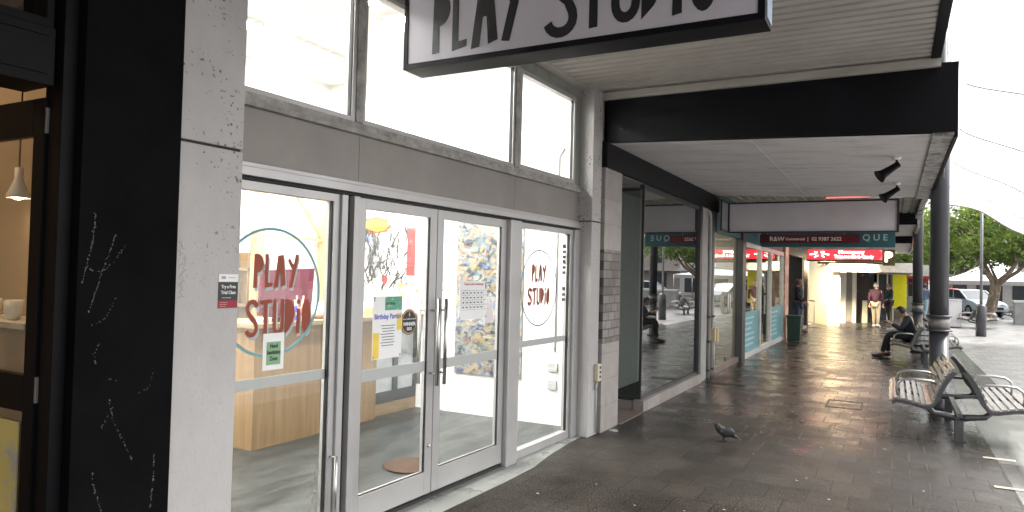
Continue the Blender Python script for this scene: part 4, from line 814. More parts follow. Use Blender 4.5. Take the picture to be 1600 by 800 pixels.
tc_ = shop('teal_film_shop', 15.9, 22.4, 'white framed shopfront with teal film along the foot of its windows', None)
wa = mat('white_alu_frame', (.62, .62, .60), rough=.4); tf_ = mat('teal_window_film', (.16, .38, .42), rough=.4, var=.08)
def bay(x0, x1, film=True, door=False):
    f = MB(); f.box(x0, x0+.09, 2.84, 2.94, 0, 2.56).box(x1-.09, x1, 2.84, 2.94, 0, 2.56).box(x0+.09, x1-.09, 2.84, 2.94, 0, .12).box(x0+.09, x1-.09, 2.84, 2.94, 2.46, 2.56)
    o = f.build('door' if door else 'window', wa, tc_); MB().box(x0+.09, x1-.09, 2.885, 2.893, .12, 2.46).build('pane', M['tglass'], o)
    if film:
        MB().box(x0+.09, x1-.09, 2.880, 2.883, .12, 1.02).build('window_film', tf_, o); f = MB(); rr = random.Random(int(x0*10))
        for k in range(6):
            a = x0+.25; c = x0+.25+rr.uniform(.5, .8)*(x1-x0-.5); f.box(a, c, 2.876, 2.8785, .25+.12*k, .29+.12*k)
        f.build('film_print', mat('pale_film_print', (.5, .66, .68)), o)
    if door: MB().box(x0+.15, x0+.2, 2.80, 2.83, .7, 1.5).build('handle', M['cutblack'], o)
    return o
bay(15.87, 18.1); bay(18.12, 19.75, False, True); bay(19.77, 22.15)
MB().box(15.87, 22.15, 2.86, 2.94, 2.562, 3.05).build('fascia', mat('deep_teal_fascia', (.03, .10, .11)), tc_)
MB().box(16.0, 22.6, 6.6, 6.7, .09, 3.0).build('inner_wall', shopwall, tc_)
MB().box(22.16, 22.95, 2.80, 3.3, 0, 3.0).build('column', mat('orange_pink_column', (.62, .33, .24), rough=.5, c2=(.75, .62, .5), c2s=3, c2t=.5, c2w=.1), tc_)
t = thing('desk', (19.0, 4.3, .09), 'dark green cabinet standing inside the teal film shop door', 'cabinet'); MB().box(18.5, 19.6, 4.2, 4.6, .09, 1.15).build('carcass', mat('dark_green_cabinet', (.05, .09, .07)), t); MB().box(18.7, 18.75, 4.185, 4.199, .6, .8).build('handle', M['steel'], t)

dk = shop('dark_entry_shop', 23, 31, 'dark recessed shop entry with deep brown walls where a man stands', None)
db_ = mat('dark_brown_wall', (.045, .04, .038), rough=.6, var=.2)
MB().box(22.96, 23.1, 3.0, 5, 0, 3).box(23.1, 33, 5.0, 5.1, 0, 3).box(30.0, 30.6, 3.0, 5.0, 0, 2.9).build('recess_wall', db_, dk)
MB().box(26.9, 27.5, 2.84, 3.3, 0, 2.85).box(28.9, 29.3, 2.86, 3.3, 0, 2.85).build('pillar', db_, dk); MB().box(22.96, 31.0, 2.82, 3.2, 2.55, 2.9).build('lintel', db_, dk)
MB().box(22.96, 30.6, 2.86, 5.0, 0, .07).build('step', mat('worn_step', (.25, .24, .22)), dk)
MB().box(23.4, 26.5, 4.9, 4.94, .3, 2.3).build('poster_wall', mat_collage('pinned_adverts', [(.7,.7,.68),(.5,.35,.5),(.65,.5,.45),(.3,.3,.5),(.75,.72,.7)], 4), dk)

# the bright shop front that steps out into the pavement
lc = thing('corner_shop', (31.5, 2.6, 0), 'brightly lit cream corner shop that steps forward with pale columns', 'building')
A, B_ = Vector((33.2, 3.26, 0)), Vector((30.6, 2.23, 0)); d = (B_-A).normalized(); n_ = Vector((-d.y, d.x, 0))
MB().prism([(0, 0), ((B_-A).length, 0), ((B_-A).length, 2.6), (0, 2.6)], A, d, (0, 0, 1), -.2).build('wall', mat('cream_lit_wall', (.78, .72, .56), rough=.6, var=.04), lc)
cw = mat('pale_column', (.62, .60, .56), rough=.5, c2=(.48, .45, .48), c2s=2.5, c2t=.52, stretch=(1, 1, .2))
for x, y0, y1 in ((30.65, 1.86, 2.2), (33.2, 1.78, 2.0), (33.6, 1.40, 1.55)):
    MB().box(x, x+.5, y0, y1, 0, 2.45, bev=.01).build('column', cw, lc)
MB().box(30.66, 33.6, 2.2, 2.3, 0, 2.5).build('wall', cw, lc)
MB().box(33.7, 33.8, 1.4, 2.4, .05, 2.2).build('door', mat('grey_steel_door', (.25, .25, .24), c2=(.3, .08, .07), c2s=1.5, c2t=.6), lc)
MB().box(35.0, 35.2, .95, 1.55, 0, 2.4).build('door', mat('brown_black_door', (.04, .03, .025), c2=(.3, .2, .06), c2s=2, c2t=.6), lc)
MB().box(30.7, 62, 2.4, 2.6, 2.4, 6).build('upper_wall', mat('pale_upper_wall', (.6, .58, .55)), lc)
MB().box(22.9, 31.5, 3.0, 3.4, 2.9, 6.0).build('upper_wall', mat('grey_upper_wall', (.4, .38, .36)), dk)
bl = bpy.data.lights.new('wall_fill', 'AREA'); bo = bpy.data.objects.new('wall_fill_light', bl); col.objects.link(bo); bl.shape = 'RECTANGLE'; bl.size = 2.2; bl.size_y = .6; bl.energy = 260; bl.color = (1, .80, .50)  # added fill light aimed at the cream wall for its warm glow
sl_ = thing('added_glow_panel', (29.0, 1.9, 2.8), 'added warm glowing panel under the canopy before the cream corner shop', 'ceiling light')
MB().box(27.9, 30.0, 1.2, 2.3, 2.80, 2.845).build('housing', M['white'], sl_); MB().box(27.95, 29.95, 1.25, 2.25, 2.79, 2.798).build('diffuser', emis('added_warm_glow', (1, .74, .42), 3), sl_)  # added panel, put in as a source for the fill light
bo.location = (29.0, 1.8, 2.77); bo.rotation_euler = (Vector((32.0, 3.0, 1.2))-Vector((29.0, 1.8, 2.77))).to_track_quat('-Z', 'Y').to_euler(); bl.spread = R(85); bl.energy = 400
tw = shop('white_window_shop', 35, 60, 'far shop with dark windows and white door posts beyond the walking man', None)
f = MB(); f.box(38.0, 38.1, -.05, 1.3, .0, 2.16); f.build('window_wall', mat('dark_shop_window', (.06, .065, .07), rough=.2, c2=(.25, .27, .3), c2s=1.2, c2t=.55, c2w=.2), tw)
for y in (1.16, .62, .22, -.02): MB().box(37.9, 37.99, y, y+.06, 0, 2.16).build('post', M['white'], tw)
MB().box(38.0, 60, .6, .8, 0, 6).build('side_wall', mat('far_side_wall', (.5, .49, .46)), tw)
yb = thing('yellow_board', (36, -.2, 0), 'bright yellow advertising panel standing beyond the seated man', 'sign')
MB().box(36.0, 36.12, -.52, .00, .62, 2.14, bev=.01).build('panel', mat('vivid_yellow_panel', (.85, .78, .01), rough=.5, var=.05), yb); MB().box(36.01, 36.11, .02, .05, 0, 2.14).box(36.01, 36.11, .075, .10, 0, 2.14).box(36.02, 36.1, -.35, -.30, 0, .62).build('post', mat('ochre_post', (.4, .33, .04)), yb)
sb = thing('sandwich_board', (34.5, 1.08, 0), 'pale sandwich board leaning by the dark door', 'sign')
MB().prism([(0, 0), (.22, 0), (.20, .95), (.02, .95)], (34.4, 1.20, 0), (0, -1, 0), (.16, 0, 1), .02).prism([(0, 0), (.22, 0), (.20, .95), (.02, .95)], (34.75, 1.20, 0), (0, -1, 0), (-.16, 0, 1), .02).build('panel', mat('cream_board', (.75, .7, .5)), sb); MB().box(34.5, 34.65, 1.0, 1.18, .93, .96).build('hinge', M['steel'], sb)

# lit ceiling panels inside the two glass fronted shops
sp_ = thing('ceiling_light', (14.4, 4.2, 3.0), 'lit panel on the ceiling of the shop with glass double doors', 'ceiling light', 'warm panels inside the glass fronted shops')
MB().box(13.5, 15.3, 3.9, 4.3, 2.96, 2.998).build('housing', M['white'], sp_); MB().box(13.55, 15.25, 3.93, 4.27, 2.95, 2.958).build('diffuser', emis('warm_white_panel', (1, .90, .74), 14), sp_)
for q_, lb_ in (((17.2, 4.4, 3.0), 'lit ceiling panel over the first bay of the teal film shop'), ((20.6, 4.4, 3.0), 'lit ceiling panel over the last bay of the teal film shop')): dup(sp_, q_, label=lb_)
# ------------------------------------------------------------------ open square: paving paled in two steps to carry its daylight
plz = mat_brick('daylit_pale_granite', (.25, .24, .24), (.40, .39, .385), (.09, .085, .08), .3, .4, rough=.3, axis='YX', ms=.006, bump=.3)
struct(MB().box(-20, 44, -90, -1.61, .001, .005), 'plaza_paving_daylit', plz)
struct(MB().box(-20, 44, -1.608, -.92, .001, .004), 'edge_paving_daylit', mat_brick('daylit_grey_granite', (.05, .047, .045), (.16, .155, .15), (.02, .019, .018), .3, .4, rough=.2, axis='YX', ms=.006, bump=.3))  # in-between tone, steps the painted daylight down towards the canopy
# ------------------------------------------------------------------ pavement details
M['iron'] = mat('dark_iron', (.035, .035, .037), rough=.45, metal=.4, var=.3, vs=20)
pc = thing('pit_cover', (11.2, .6, 0), 'square paved inspection cover with a thin dark metal rim in the wet paving', 'cover')
f = MB(); f.box(10.8, 11.45, .80, .825, .001, .007).box(10.8, 11.45, .36, .385, .001, .007).box(10.8, 10.82, .385, .80, .001, .007).box(11.43, 11.45, .385, .80, .001, .007); f.build('rim', M['iron'], pc)
dc = thing('drain_grate', (12.2, 2.35, 0), 'long dark drain slot in the paving at the foot of the service pipes', 'drain')
f = MB(); f.box(12.0, 12.1, 2.1, 2.75, .001, .006)
for k in range(12): f.box(12.0+.001, 12.099, 2.12+.052*k, 2.135+.052*k, .006, .010)
f.build('grate', M['iron'], dc)
f = MB(); rr = random.Random(9)
for k in range(14):
    x, y = 7.8+rr.gauss(0, .16), .83+rr.gauss(0, .05); n = 9; r0 = rr.uniform(.01, .045)
    f.prism([(r0*rr.uniform(.5, 1.2)*math.cos(6.283*i/n), r0*.5*rr.uniform(.5, 1.2)*math.sin(6.283*i/n)) for i in range(n)], (x, y, .0022+.0001*k), (1, -.6, 0), (.6, 1, 0), .0006)
o = struct(f, 'pink_paint_mark', mat('pink_spray_paint', (.20, .06, .06), rough=.5))
cst = mat('cream_strip', (.36, .33, .27), rough=.5, var=.2, c2=(.05, .045, .04), c2s=20, c2t=.55)
single(MB().box(8.54, 8.62, -1.08, -.81, .005, .008), 'ground_strip', cst, (8.58, -.95, .005), 'shorter cream strip set in the paving nearer the empty bench', 'strip'); single(MB().box(7.36, 7.43, -1.15, -.78, .005, .008), 'ground_strip', cst, (7.4, -.95, .005), 'longer cream strip set in the paving at the bottom right corner', 'strip')
f = MB(); rr = random.Random(12)
for k in range(60):
    x = rr.uniform(4, 16); y = rr.uniform(-.5, 2.5); r0 = rr.uniform(.004, .013); f.prism([(r0*math.cos(6.283*i/6)*rr.uniform(.5, 1), r0*math.sin(6.283*i/6)) for i in range(6)], (x, y, .003+.00002*k), (1, 0, 0), (0, 1, 0), .001)
tag(f.build('litter_specks', mat('pale_litter', (.55, .53, .5), rough=.7)), 'tiny pale specks of litter and gum scattered on the wet paving', 'litter', None, 'stuff')

# ------------------------------------------------------------------ iron posts
M['post'] = mat('slate_grey_paint', (.050, .053, .060), rough=.32, var=.12, vs=3, spec=.5)
def post(x, y, r, lb, zr):
    t = thing('canopy_post', (x, y, 0), lb, 'post', 'round iron posts along the kerb side of the canopy')
    MB().lathe([(r*1.35, 0), (r*1.35, .05), (r*1.02, .09), (r*1.02, zr), ], (x, y, 0), 28).build('lower_shaft', M['post'], t)
    MB().lathe([(r*1.12, zr), (r*1.12, zr+.20)], (x, y, 0), 28).build('band', mat('dull_galvanised_band', (.22, .21, .20), rough=.4, metal=.7, var=.3, vs=12), t)
    for q in (0, .20): MB().lathe([(r*1.02, zr+q-.012), (r*1.38, zr+q-.010), (r*1.38, zr+q+.014), (r*1.02, zr+q+.016)], (x, y, 0), 28).build('flange', M['post'], t)
    MB().lathe([(r, zr+.216), (r, 5.2)], (x, y, 0), 28).build('upper_shaft', M['post'], t); return t
post(11.55, -.565, .118, 'thick slate grey iron post with a dull metal band behind the empty front bench', 1.09); post(20.6, -.54, .115, 'second slate grey iron post, further off behind the seated man', 1.03)
cbl = thing('steel_cable', (11.0, -.72, 3.0), 'thin pale stay cable rising past the outer edge of the canopy', 'cable')
MB().tube([(11.4, -.60, 3.2), (11.4, -.66, 6.5)], .006, 6).build('strand', mat('pale_cable', (.4, .4, .42)), cbl)

# ------------------------------------------------------------------ benches
SLAT = mat_wood('weathered_bench_slat', (.27, .25, .235), (.18, .165, .155), axis=(.8, 14, 14), rough=.25)
SLATD = mat('cast_bench_frame', (.10, .10, .105), rough=.38, metal=.6, var=.2, vs=15)
ARM = mat('polished_arm_rail', (.42, .41, .40), rough=.3, metal=.9)
prof = [(.665, .405), (.62, .428), (.55, .425), (.48, .412), (.41, .396), (.345, .382), (.29, .385), (.255, .42), (.235, .475), (.215, .535), (.19, .60), (.155, .67), (.115, .735), (.07, .79)]
def bench(x, y, L_, lb, legs=(.25,)):
    t = thing('double_bench', (x, y, 0), lb, 'bench', 'back to back slatted benches on the pavement')
    for sd in (1, -1):
        def W(u, z, xx): return Vector((x+xx, y+sd*u, z))
        f = MB(); 
        # slats: seat then back, each a rounded batten following the curve
        for i, (u, z) in enumerate(prof):
            a, c = prof[max(i-1, 0)], prof[min(i+1, len(prof)-1)]; tg = Vector((0, sd*(c[0]-a[0]), c[1]-a[1])).normalized()
            nrm = Vector((1, 0, 0)).cross(tg)
            f.bar(W(u, z, 0), W(u, z, L_), .020, .046, upv=tg)
        f.build('seat' if sd > 0 else 'seat', SLAT, t)
        for xx in (.03, L_/2, L_-.03):   # cast side profile
            g = MB(); outer = [(u+.0, z-.012) for u, z in prof]; inner = [(u-(.012 if z < .45 else .05), z-.052 if z < .45 else z-.03) for u, z in prof]
            pl = outer+inner[::-1]
            g.prism([(sd*p[0], p[1]) for p in pl], (x+xx-.012, y, 0), (0, 1, 0), (0, 0, 1), .024); g.build('end_frame', SLATD, t)
        for xx in (.22, L_/2+.15):
            g = MB(); g.tube([W(.21, .60, xx), W(.26, .625, xx), W(.44, .632, xx), W(.54, .622, xx), W(.595, .58, xx), (W(.612, .52, xx)), W(.60, .43, xx)], .0155, 10); g.build('armrest', ARM, t)
    for xx in [L_*q for q in legs]:
        g = MB(); g.box(x+xx-.035, x+xx+.035, y-.045, y+.045, .0, .26, bev=.008); g.box(x+xx-.06, x+xx+.06, y-.07, y+.07, .0, .015)
        for s_ in (-1, 1): g.tube([(x+xx, y, .25), (x+xx, y+s_*.12, .27), (x+xx, y+s_*.24, .285), (x+xx, y+s_*.31, .35)], [.045, .035, .032, .03], 8)
        g.build('leg', SLATD, t)
    MB().box(x+.05, x+L_-.05, y-.03, y+.03, .262, .31, bev=.006).build('beam', SLATD, t)
    for q in (.10, L_-.1): MB().bar((x+q, y-.20, .50), (x+q, y+.20, .50), .04, .03).build('brace', SLATD, t)
    return t
b1 = bench(9.22, -.655, 2.0, 'empty back to back slatted bench in front of the thick iron post', (.06, .9))
b2 = dup(b1, (17.75, -.63, 0), 0, 'back to back slatted bench where the man with the phone sits')
b3 = dup(b1, (33.2, -2.9, 0), R(-8), 'far slatted bench before the tree trunk in the square')
b4 = dup(b1, (40.0, -5.1, 0), R(-20), 'furthest slatted bench right of the tree trunk by the low grey wall')
b5 = dup(b1, (3.2, -3.0, 0), R(4), None); bpy.data.objects.remove(b5) if False else None
for o in [b5]+kids(b5):
    bpy.data.objects.remove(o)

# ------------------------------------------------------------------ people
def skin(pts, edges, sub=2, root=0):
    me = bpy.data.meshes.new('s'); me.from_pydata([p[:3] for p in pts], edges, []); o = bpy.data.objects.new('s', me); col.objects.link(o)
    sm = o.modifiers.new('k', 'SKIN'); sm.use_smooth_shade = True; ss = o.modifiers.new('u', 'SUBSURF'); ss.levels = sub; ss.render_levels = sub
    for i, p in enumerate(pts):
        r = p[3]; d = me.skin_vertices[0].data[i]; d.radius = (r, r) if not isinstance(r, tuple) else r; d.use_root = (i == root)
    bpy.context.view_layer.update(); m2 = bpy.data.meshes.new_from_object(o.evaluated_get(bpy.context.evaluated_depsgraph_get())); bpy.data.objects.remove(o)
    mb = MB(); mb.b.from_mesh(m2); bpy.data.meshes.remove(m2); return mb
SKIN = mat('skin', (.42, .26, .19), rough=.5, var=.05)
def human(name, loc, rz, J, cols, label, hair='short', cat='person', sc=1.0, extra=None):
    """J: joints in the person's own frame, facing +x, feet at z 0"""
    t = thing(name, loc, label, cat, rz=rz); T = Matrix.Translation(loc) @ Matrix.Rotation(rz, 4, 'Z') @ Matrix.Scale(sc, 4)
    H_, N, C, P_ = (Vector(J[k]) for k in ('head', 'neck', 'chest', 'pelvis'))
    pts = []; ed = []
    def add(p, r, par=None): pts.append((*p, r)); i = len(pts)-1; (ed.append((par, i)) if par is not None else None); return i
    p = add(P_, .125); wst = add(P_.lerp(C, .45), .112, p); c = add(C, .13, wst); n0 = add(N, .062, c); n1 = add(N.lerp(H_, .35), .052, n0)
    tips = []
    for s in ('l', 'r'):
        sh, el, wr, hd = (Vector(J[k+s]) for k in ('sh', 'el', 'wr', 'hd'))
        a = add(sh, .055, c); b = add(sh.lerp(el, .5), .045, a); b = add(el, .038, b); b = add(el.lerp(wr, .4), .036, b); b = add(wr, .024, b); m_ = add(wr.lerp(hd, .5), (.034, .018), b)
        hip, kn, an, to = (Vector(J[k+s]) for k in ('hip', 'kn', 'an', 'to'))
        a = add(hip, .09, p); b = add(hip.lerp(kn, .5), .075, a); b = add(kn, .052, b); b = add(kn.lerp(an, .35), .052, b); b = add(an, .034, b); add(to, .033, b)
        tips.append((wr, hd))
    mb = skin(pts, ed)
    # head: skull, jaw, nose, ears in the same surface
    yaw = J.get('yaw', 0); tl = J.get('tilt', 0); Rm = Matrix.Translation(H_) @ Matrix.Rotation(yaw, 4, 'Z') @ Matrix.Rotation(tl, 4, 'Y')
    hb = bmesh.new(); bmesh.ops.create_uvsphere(hb, u_segments=20, v_segments=14, radius=.1)
    for v in hb.verts:
        x, y, z = v.co; v.co = (x*.97, y*.78*(1-.12*(z < -.02)), z*1.18)
        if z < -.02 and x > 0: v.co.x += .012
        if x > .07 and abs(y) < .03 and -.03 < z < .02: v.co.x += .022
    for s in (-1, 1): bmesh.ops.create_uvsphere(hb, u_segments=8, v_segments=6, radius=.02, matrix=Matrix.Translation((-.005, s*.082, -.005)) @ Matrix.Diagonal((.8, .4, 1.4, 1)))
    hb.transform(Rm); tmp = bpy.data.meshes.new('h'); hb.to_mesh(tmp); hb.free(); mb.b.from_mesh(tmp); bpy.data.meshes.remove(tmp)
    # five fingers a hand
    for wr, hd in tips:
        d = (hd-wr).normalized(); sd = d.cross(Vector((0, 0, 1)));
        if sd.length < .2: sd = Vector((1, 0, 0))
        sd.normalize(); dn = d.cross(sd).normalized(); base = wr.lerp(hd, .62)
        for k, (o_, L_) in enumerate(((-.027, .062), (-.009, .075), (.009, .080), (.027, .070))):
            q = base+sd*o_; mb.tube([q, q+d*L_*.55+dn*.006, q+d*L_+dn*.022], [.0088, .008, .006], 6)
        q = wr.lerp(hd, .3)+sd*-.028; mb.tube([q, q+d*.03-sd*.022, q+d*.055-sd*.026+dn*.01], [.010, .009, .007], 6)
    for f in mb.b.faces: f.smooth = True
    mb.b.transform(T); body = mb.build('body', SKIN, t)
    def child(pts, edges, nm, m, sub=1):
        g = skin(pts, edges, sub); g.b.transform(T); return g.build(nm, m, t)
    # clothes
    top = []; te = []
    def ad(p, r, par=None): top.append((*p, r)); i = len(top)-1; (te.append((par, i)) if par is not None else None); return i
    p = ad(P_+Vector((0, 0, -.03)), .150); ww = ad(P_.lerp(C, .45), .145, p); c = ad(C, .155, ww); nk = ad(N+Vector((0, 0, -.01)), .078, c)
    for s in ('l', 'r'):
        sh, el, wr = (Vector(J[k+s]) for k in ('sh', 'el', 'wr')); a = ad(sh, .074, c); b = ad(sh.lerp(el, .5), .062, a); b = ad(el, .055, b); b = ad(wr.lerp(el, .08), .040, b)
    child(top, te, 'jacket', cols['top'], 2)
    tr = []; te2 = []
    tr.append((*P_, .135))
    for s in ('l', 'r'):
        hip, kn, an = (Vector(J[k+s]) for k in ('hip', 'kn', 'an')); i = len(tr)
        tr += [(*hip, .105), (*hip.lerp(kn, .5), .09), (*kn, .070), (*kn.lerp(an, .5), .062), (*an.lerp(kn, .06), .052)]; te2 += [(0, i), (i, i+1), (i+1, i+2), (i+2, i+3), (i+3, i+4)]
    child(tr, te2, 'trousers', cols['legs'], 2)
    for s in ('l', 'r'):
        an, to = Vector(J['an'+s]), Vector(J['to'+s]); d = (to-an); d.z = 0; d.normalize(); g = MB(); zb = min(an.z, to.z)-.075
        g.tube([an+Vector((0, 0, -.02))-d*.055, an+Vector((0, 0, -.035))+d*.03, to+Vector((0, 0, -.02))-d*.03, to+d*.045-Vector((0, 0, .02))], [.045, .05, .045, .028], 12)
        g.b.transform(T); g.build('shoe', cols['shoe'], t)
    if hair:
        g = bmesh.new(); bmesh.ops.create_uvsphere(g, u_segments=18, v_segments=12, radius=.108)
        bmesh.ops.delete(g, geom=[v for v in g.verts if (v.co.x > .045 and v.co.z < .055) or v.co.z < (-.055 if hair == 'short' else -.1)], context='VERTS')
        for v in g.verts: v.co.y *= .86; v.co.z *= 1.14; v.co += Vector((-.008, 0, .004))+Vector((random.uniform(-.003, .003),)*3)
        for f in g.faces: f.smooth = True
        g.transform(T @ Rm); h = MB(); h.b.free(); h.b = g; h.build('hair', cols['hair'], t)
    f = MB()
    for s in (-1, 1): f.ball((.088, s*.032, .012), .010, n=8)
    f.box(.096, .102, -.02, .02, -.062, -.056); f.b.transform(T @ Rm); f.build('face_features', mat('dark_features', (.05, .025, .02)), t)
    return t
def stand(step=0, armf=0, lean=0, yaw=0, tilt=0):
    J = dict(pelvis=(0, 0, .93), chest=(lean*.5, 0, 1.30), neck=(lean, 0, 1.49), head=(lean+.02, 0, 1.63), yaw=yaw, tilt=tilt)
    for s, k in (('l', 1), ('r', -1)):
        st_ = step*k; J['hip'+s] = (0, .085*k, .90); J['kn'+s] = (.03+st_*.45, .095*k, .49); J['an'+s] = (st_, .10*k, .085+(.03 if st_ < 0 else 0)); J['to'+s] = (st_+.17, .115*k, .055)
        J['sh'+s] = (lean*.85, .185*k, 1.42); J['el'+s] = (lean*.5-st_*.35+armf*.05, .235*k, 1.14); J['wr'+s] = (lean*.5-st_*.6+.06+armf*.26, .23*k-armf*.04*k, .90+armf*.18); J['hd'+s] = (lean*.5-st_*.65+.09+armf*.40, .225*k-armf*.08*k, .78+armf*.26)
    return J
blackc = mat('black_cloth', (.012, .012, .015), rough=.8, var=.2); navy = mat('navy_black_jacket', (.014, .016, .026), rough=.7, var=.2); greyh = mat('grey_hair', (.42, .39, .36), rough=.8); blackh = mat('black_hair', (.012, .01, .01), rough=.5)
maroon = mat('maroon_jacket', (.026, .003, .018), rough=.75, var=.15); cream = mat('cream_trousers', (.34, .30, .24), rough=.8, var=.08); jeans = mat('dark_blue_jeans', (.05, .065, .10), rough=.8, var=.2); brownb = mat('worn_brown_shoe', (.10, .06, .04), rough=.5); darkg = mat('dark_green_top', (.015, .04, .035), rough=.8)
human('person', (31.4, .60, 0), R(-15), stand(.10, 0), dict(top=maroon, legs=cream, shoe=mat('white_shoe', (.6, .58, .55)), hair=greyh), 'person in a maroon jacket and cream trousers standing past the seated man', sc=1.0)
human('person', (24.6, 2.70, .07), R(-100), stand(.04, .5, yaw=R(-30)), dict(top=blackc, legs=jeans, shoe=brownb, hair=blackh), 'person in a black jacket and jeans standing behind the green bin', sc=1.0)
human('person', (35.2, .15, 0), R(120), stand(.06, .7), dict(top=darkg, legs=blackc, shoe=blackc, hair=blackh), 'person in dark green reaching forward beside the yellow panel', sc=1.0)
human('person', (38.5, -1.30, 0), R(-40), stand(.14, 0), dict(top=mat('slate_blue_shirt', (.12, .18, .27), rough=.8), legs=mat('light_blue_trousers', (.30, .42, .48), rough=.8), shoe=blackc, hair=blackh), 'person in a slate blue top walking beyond the second iron post', sc=1.0)
human('person', (52.0, -3.0, 0), R(70), stand(.1, 0), dict(top=mat('black_coat', (.02, .02, .03)), legs=blackc, shoe=blackc, hair=blackh), 'small distant person in black walking by the parked cars', sc=1.0)
# the seated man, facing the shops (+y) and leaning back on the bench
SJ = dict(pelvis=(.12, 0, .53), chest=(.10, 0, .82), neck=(.20, 0, .985), head=(.29, 0, 1.085), tilt=R(38), yaw=0)
for s, k in (('l', 1), ('r', -1)):
    SJ['hip'+s] = (.14, .09*k, .52); SJ['kn'+s] = (.56, .13*k, .54); SJ['an'+s] = (.62+.06*k, .13*k, .10); SJ['to'+s] = (.79+.06*k, .15*k, .065)
    SJ['sh'+s] = (.15, .18*k, .93); SJ['el'+s] = (.30, .245*k, .68); SJ['wr'+s] = (.50, .12*k, .80); SJ['hd'+s] = (.575, .065*k, .86)
ms_ = human('person', (18.75, -.46, 0), R(90), SJ, dict(top=navy, legs=blackc, shoe=mat('black_trainer', (.02, .02, .022), rough=.5), hair=blackh), 'person with black hair in dark clothes sitting on the bench looking at a phone')
T = Matrix.Translation((18.75, -.46, 0)) @ Matrix.Rotation(R(90), 4, 'Z')
ph = thing('phone', T @ Vector((.62, 0, .90)), 'dark phone held up in both hands by the seated person', 'phone')
f = MB(); f.bar((.620, -.075, .90), (.620, .075, .90), .010, .078, upv=(-.35, 0, 1)); f.b.transform(T); f.build('phone_case', M['cutblack'], ph); f = MB(); f.bar((.6135, -.07, .8995), (.6135, .07, .8995), .001, .068, upv=(-.35, 0, 1)); f.b.transform(T); f.build('screen', mat('dim_screen', (.2, .24, .28), rough=.15), ph)
bgm = mat('white_plastic_bag', (.75, .75, .76), rough=.4, var=.05); rr = random.Random(4)
f = MB(); f.ball((.42, 0, .655), .13, (1.5, 1.0, .33), 16)
for v in f.b.verts: v.co += Vector((rr.uniform(-.012, .012), rr.uniform(-.012, .012), rr.uniform(-.006, .01)))
f.b.transform(T); single(f, 'plastic_bag', bgm, T @ Vector((.42, 0, .61)), 'white plastic bag lying across the lap of the seated person', 'bag')

# ------------------------------------------------------------------ pigeon
px, py = 7.80, 1.58; T = Matrix.Translation((px, py, 0)) @ Matrix.Rotation(R(108), 4, 'Z') @ Matrix.Scale(.92, 4)
pg_ = thing('pigeon', (px, py, 0), 'dark grey pigeon standing on the wet paving', 'pigeon', rz=R(108))
pts = [(-.02, 0, .108, (.060, .054)), (.045, 0, .138, (.056, .056)), (.070, 0, .170, .042), (.083, 0, .190, .030), (.093, 0, .205, .0235), (-.08, 0, .080, (.036, .028)), (-.125, 0, .058, (.028, .014)), (-.19, 0, .030, (.026, .006)),
       (.0, .022, .06, .012), (.005, .024, .03, .006), (0, .026, .010, .005), (.0, -.022, .06, .012), (.005, -.024, .03, .006), (0, -.026, .010, .005)]
mb = skin(pts, [(0, 1), (1, 2), (2, 3), (3, 4), (0, 5), (5, 6), (6, 7), (0, 8), (8, 9), (9, 10), (0, 11), (11, 12), (12, 13)])
for s in (-1, 1):
    for a in (-.5, 0, .5, 3.1): mb.tube([(0, s*.026, .008), (.03*math.cos(a), s*.026+.03*math.sin(a), .004)], .0028, 5)
mb.b.transform(T); mb.build('body', mat('slate_pigeon_feather', (.014, .015, .019), rough=.6, var=.4, vs=60, c2=(.06, .03, .045), c2s=14, c2t=.55, c2w=.1), pg_)
f = MB().tube([(.110, 0, .203), (.136, 0, .194)], [.006, .0015], 8); f.b.transform(T); f.build('beak', M['cutblack'], pg_)
for s in (-1, 1):
    f = MB(); f.ball((-.035, s*.048, .115), .052, (1.7, .30, .85), 14); f.tube([(-.08, s*.03, .095), (-.165, s*.012, .052)], [.025, .006], 8)
    f.b.transform(T); f.build('wing', mat('pigeon_wing', (.028, .03, .035), rough=.6, var=.3, vs=50, c2=(.015, .015, .018), c2s=30, c2t=.5, c2w=.05), pg_)
f = MB()
for s in (-1, 1): f.ball((.103, s*.0205, .209), .0035, n=6)
f.b.transform(T); f.build('eye', mat('orange_eye', (.5, .12, .02), rough=.2), pg_)

# ------------------------------------------------------------------ bin, trolley, bollard, cabinets
tb = thing('litter_bin', (22.3, 2.55, 0), 'short dark green bin standing by the orange column', 'bin'); gm_ = mat('dark_green_plastic', (.018, .045, .032), rough=.45, var=.15)
MB().prism([(-.17, 0), (.17, 0), (.19, .66), (-.19, .66)], (22.12, 2.55, 0), (0, 1, 0), (0, 0, 1), .36).build('tub', gm_, tb); MB().box(22.09, 22.51, 2.345, 2.755, .66, .73, bev=.015).build('lid', gm_, tb)
hd_ = thing('metal_stand', (29.0, 2.62, 0), 'thin grey metal stand in front of the cream lit wall', 'stand'); MB().tube([(29.0, 2.62, .0), (29.0, 2.62, 1.0)], .018, 8).box(28.93, 29.07, 2.42, 2.82, 0, .02).build('upright', M['steel'], hd_); MB().tube([(29.0, 2.42, 1.0), (29.0, 2.80, 1.0)], .018, 8).build('bar', M['steel'], hd_)
lp = thing('lamp_pole', (28.76, -2.63, 0), 'thin grey street pole with a thick dark base in the square', 'pole')
MB().lathe([(.16, 0), (.155, 1.02), (.12, 1.06), (.06, 1.10)], (28.76, -2.63, 0)).build('base_sleeve', M['post'], lp); MB().tube([(28.76, -2.63, 1.05), (28.76, -2.63, 4.5)], .045, 12).build('shaft', mat('pale_grey_pole', (.20, .21, .22), rough=.4), lp)
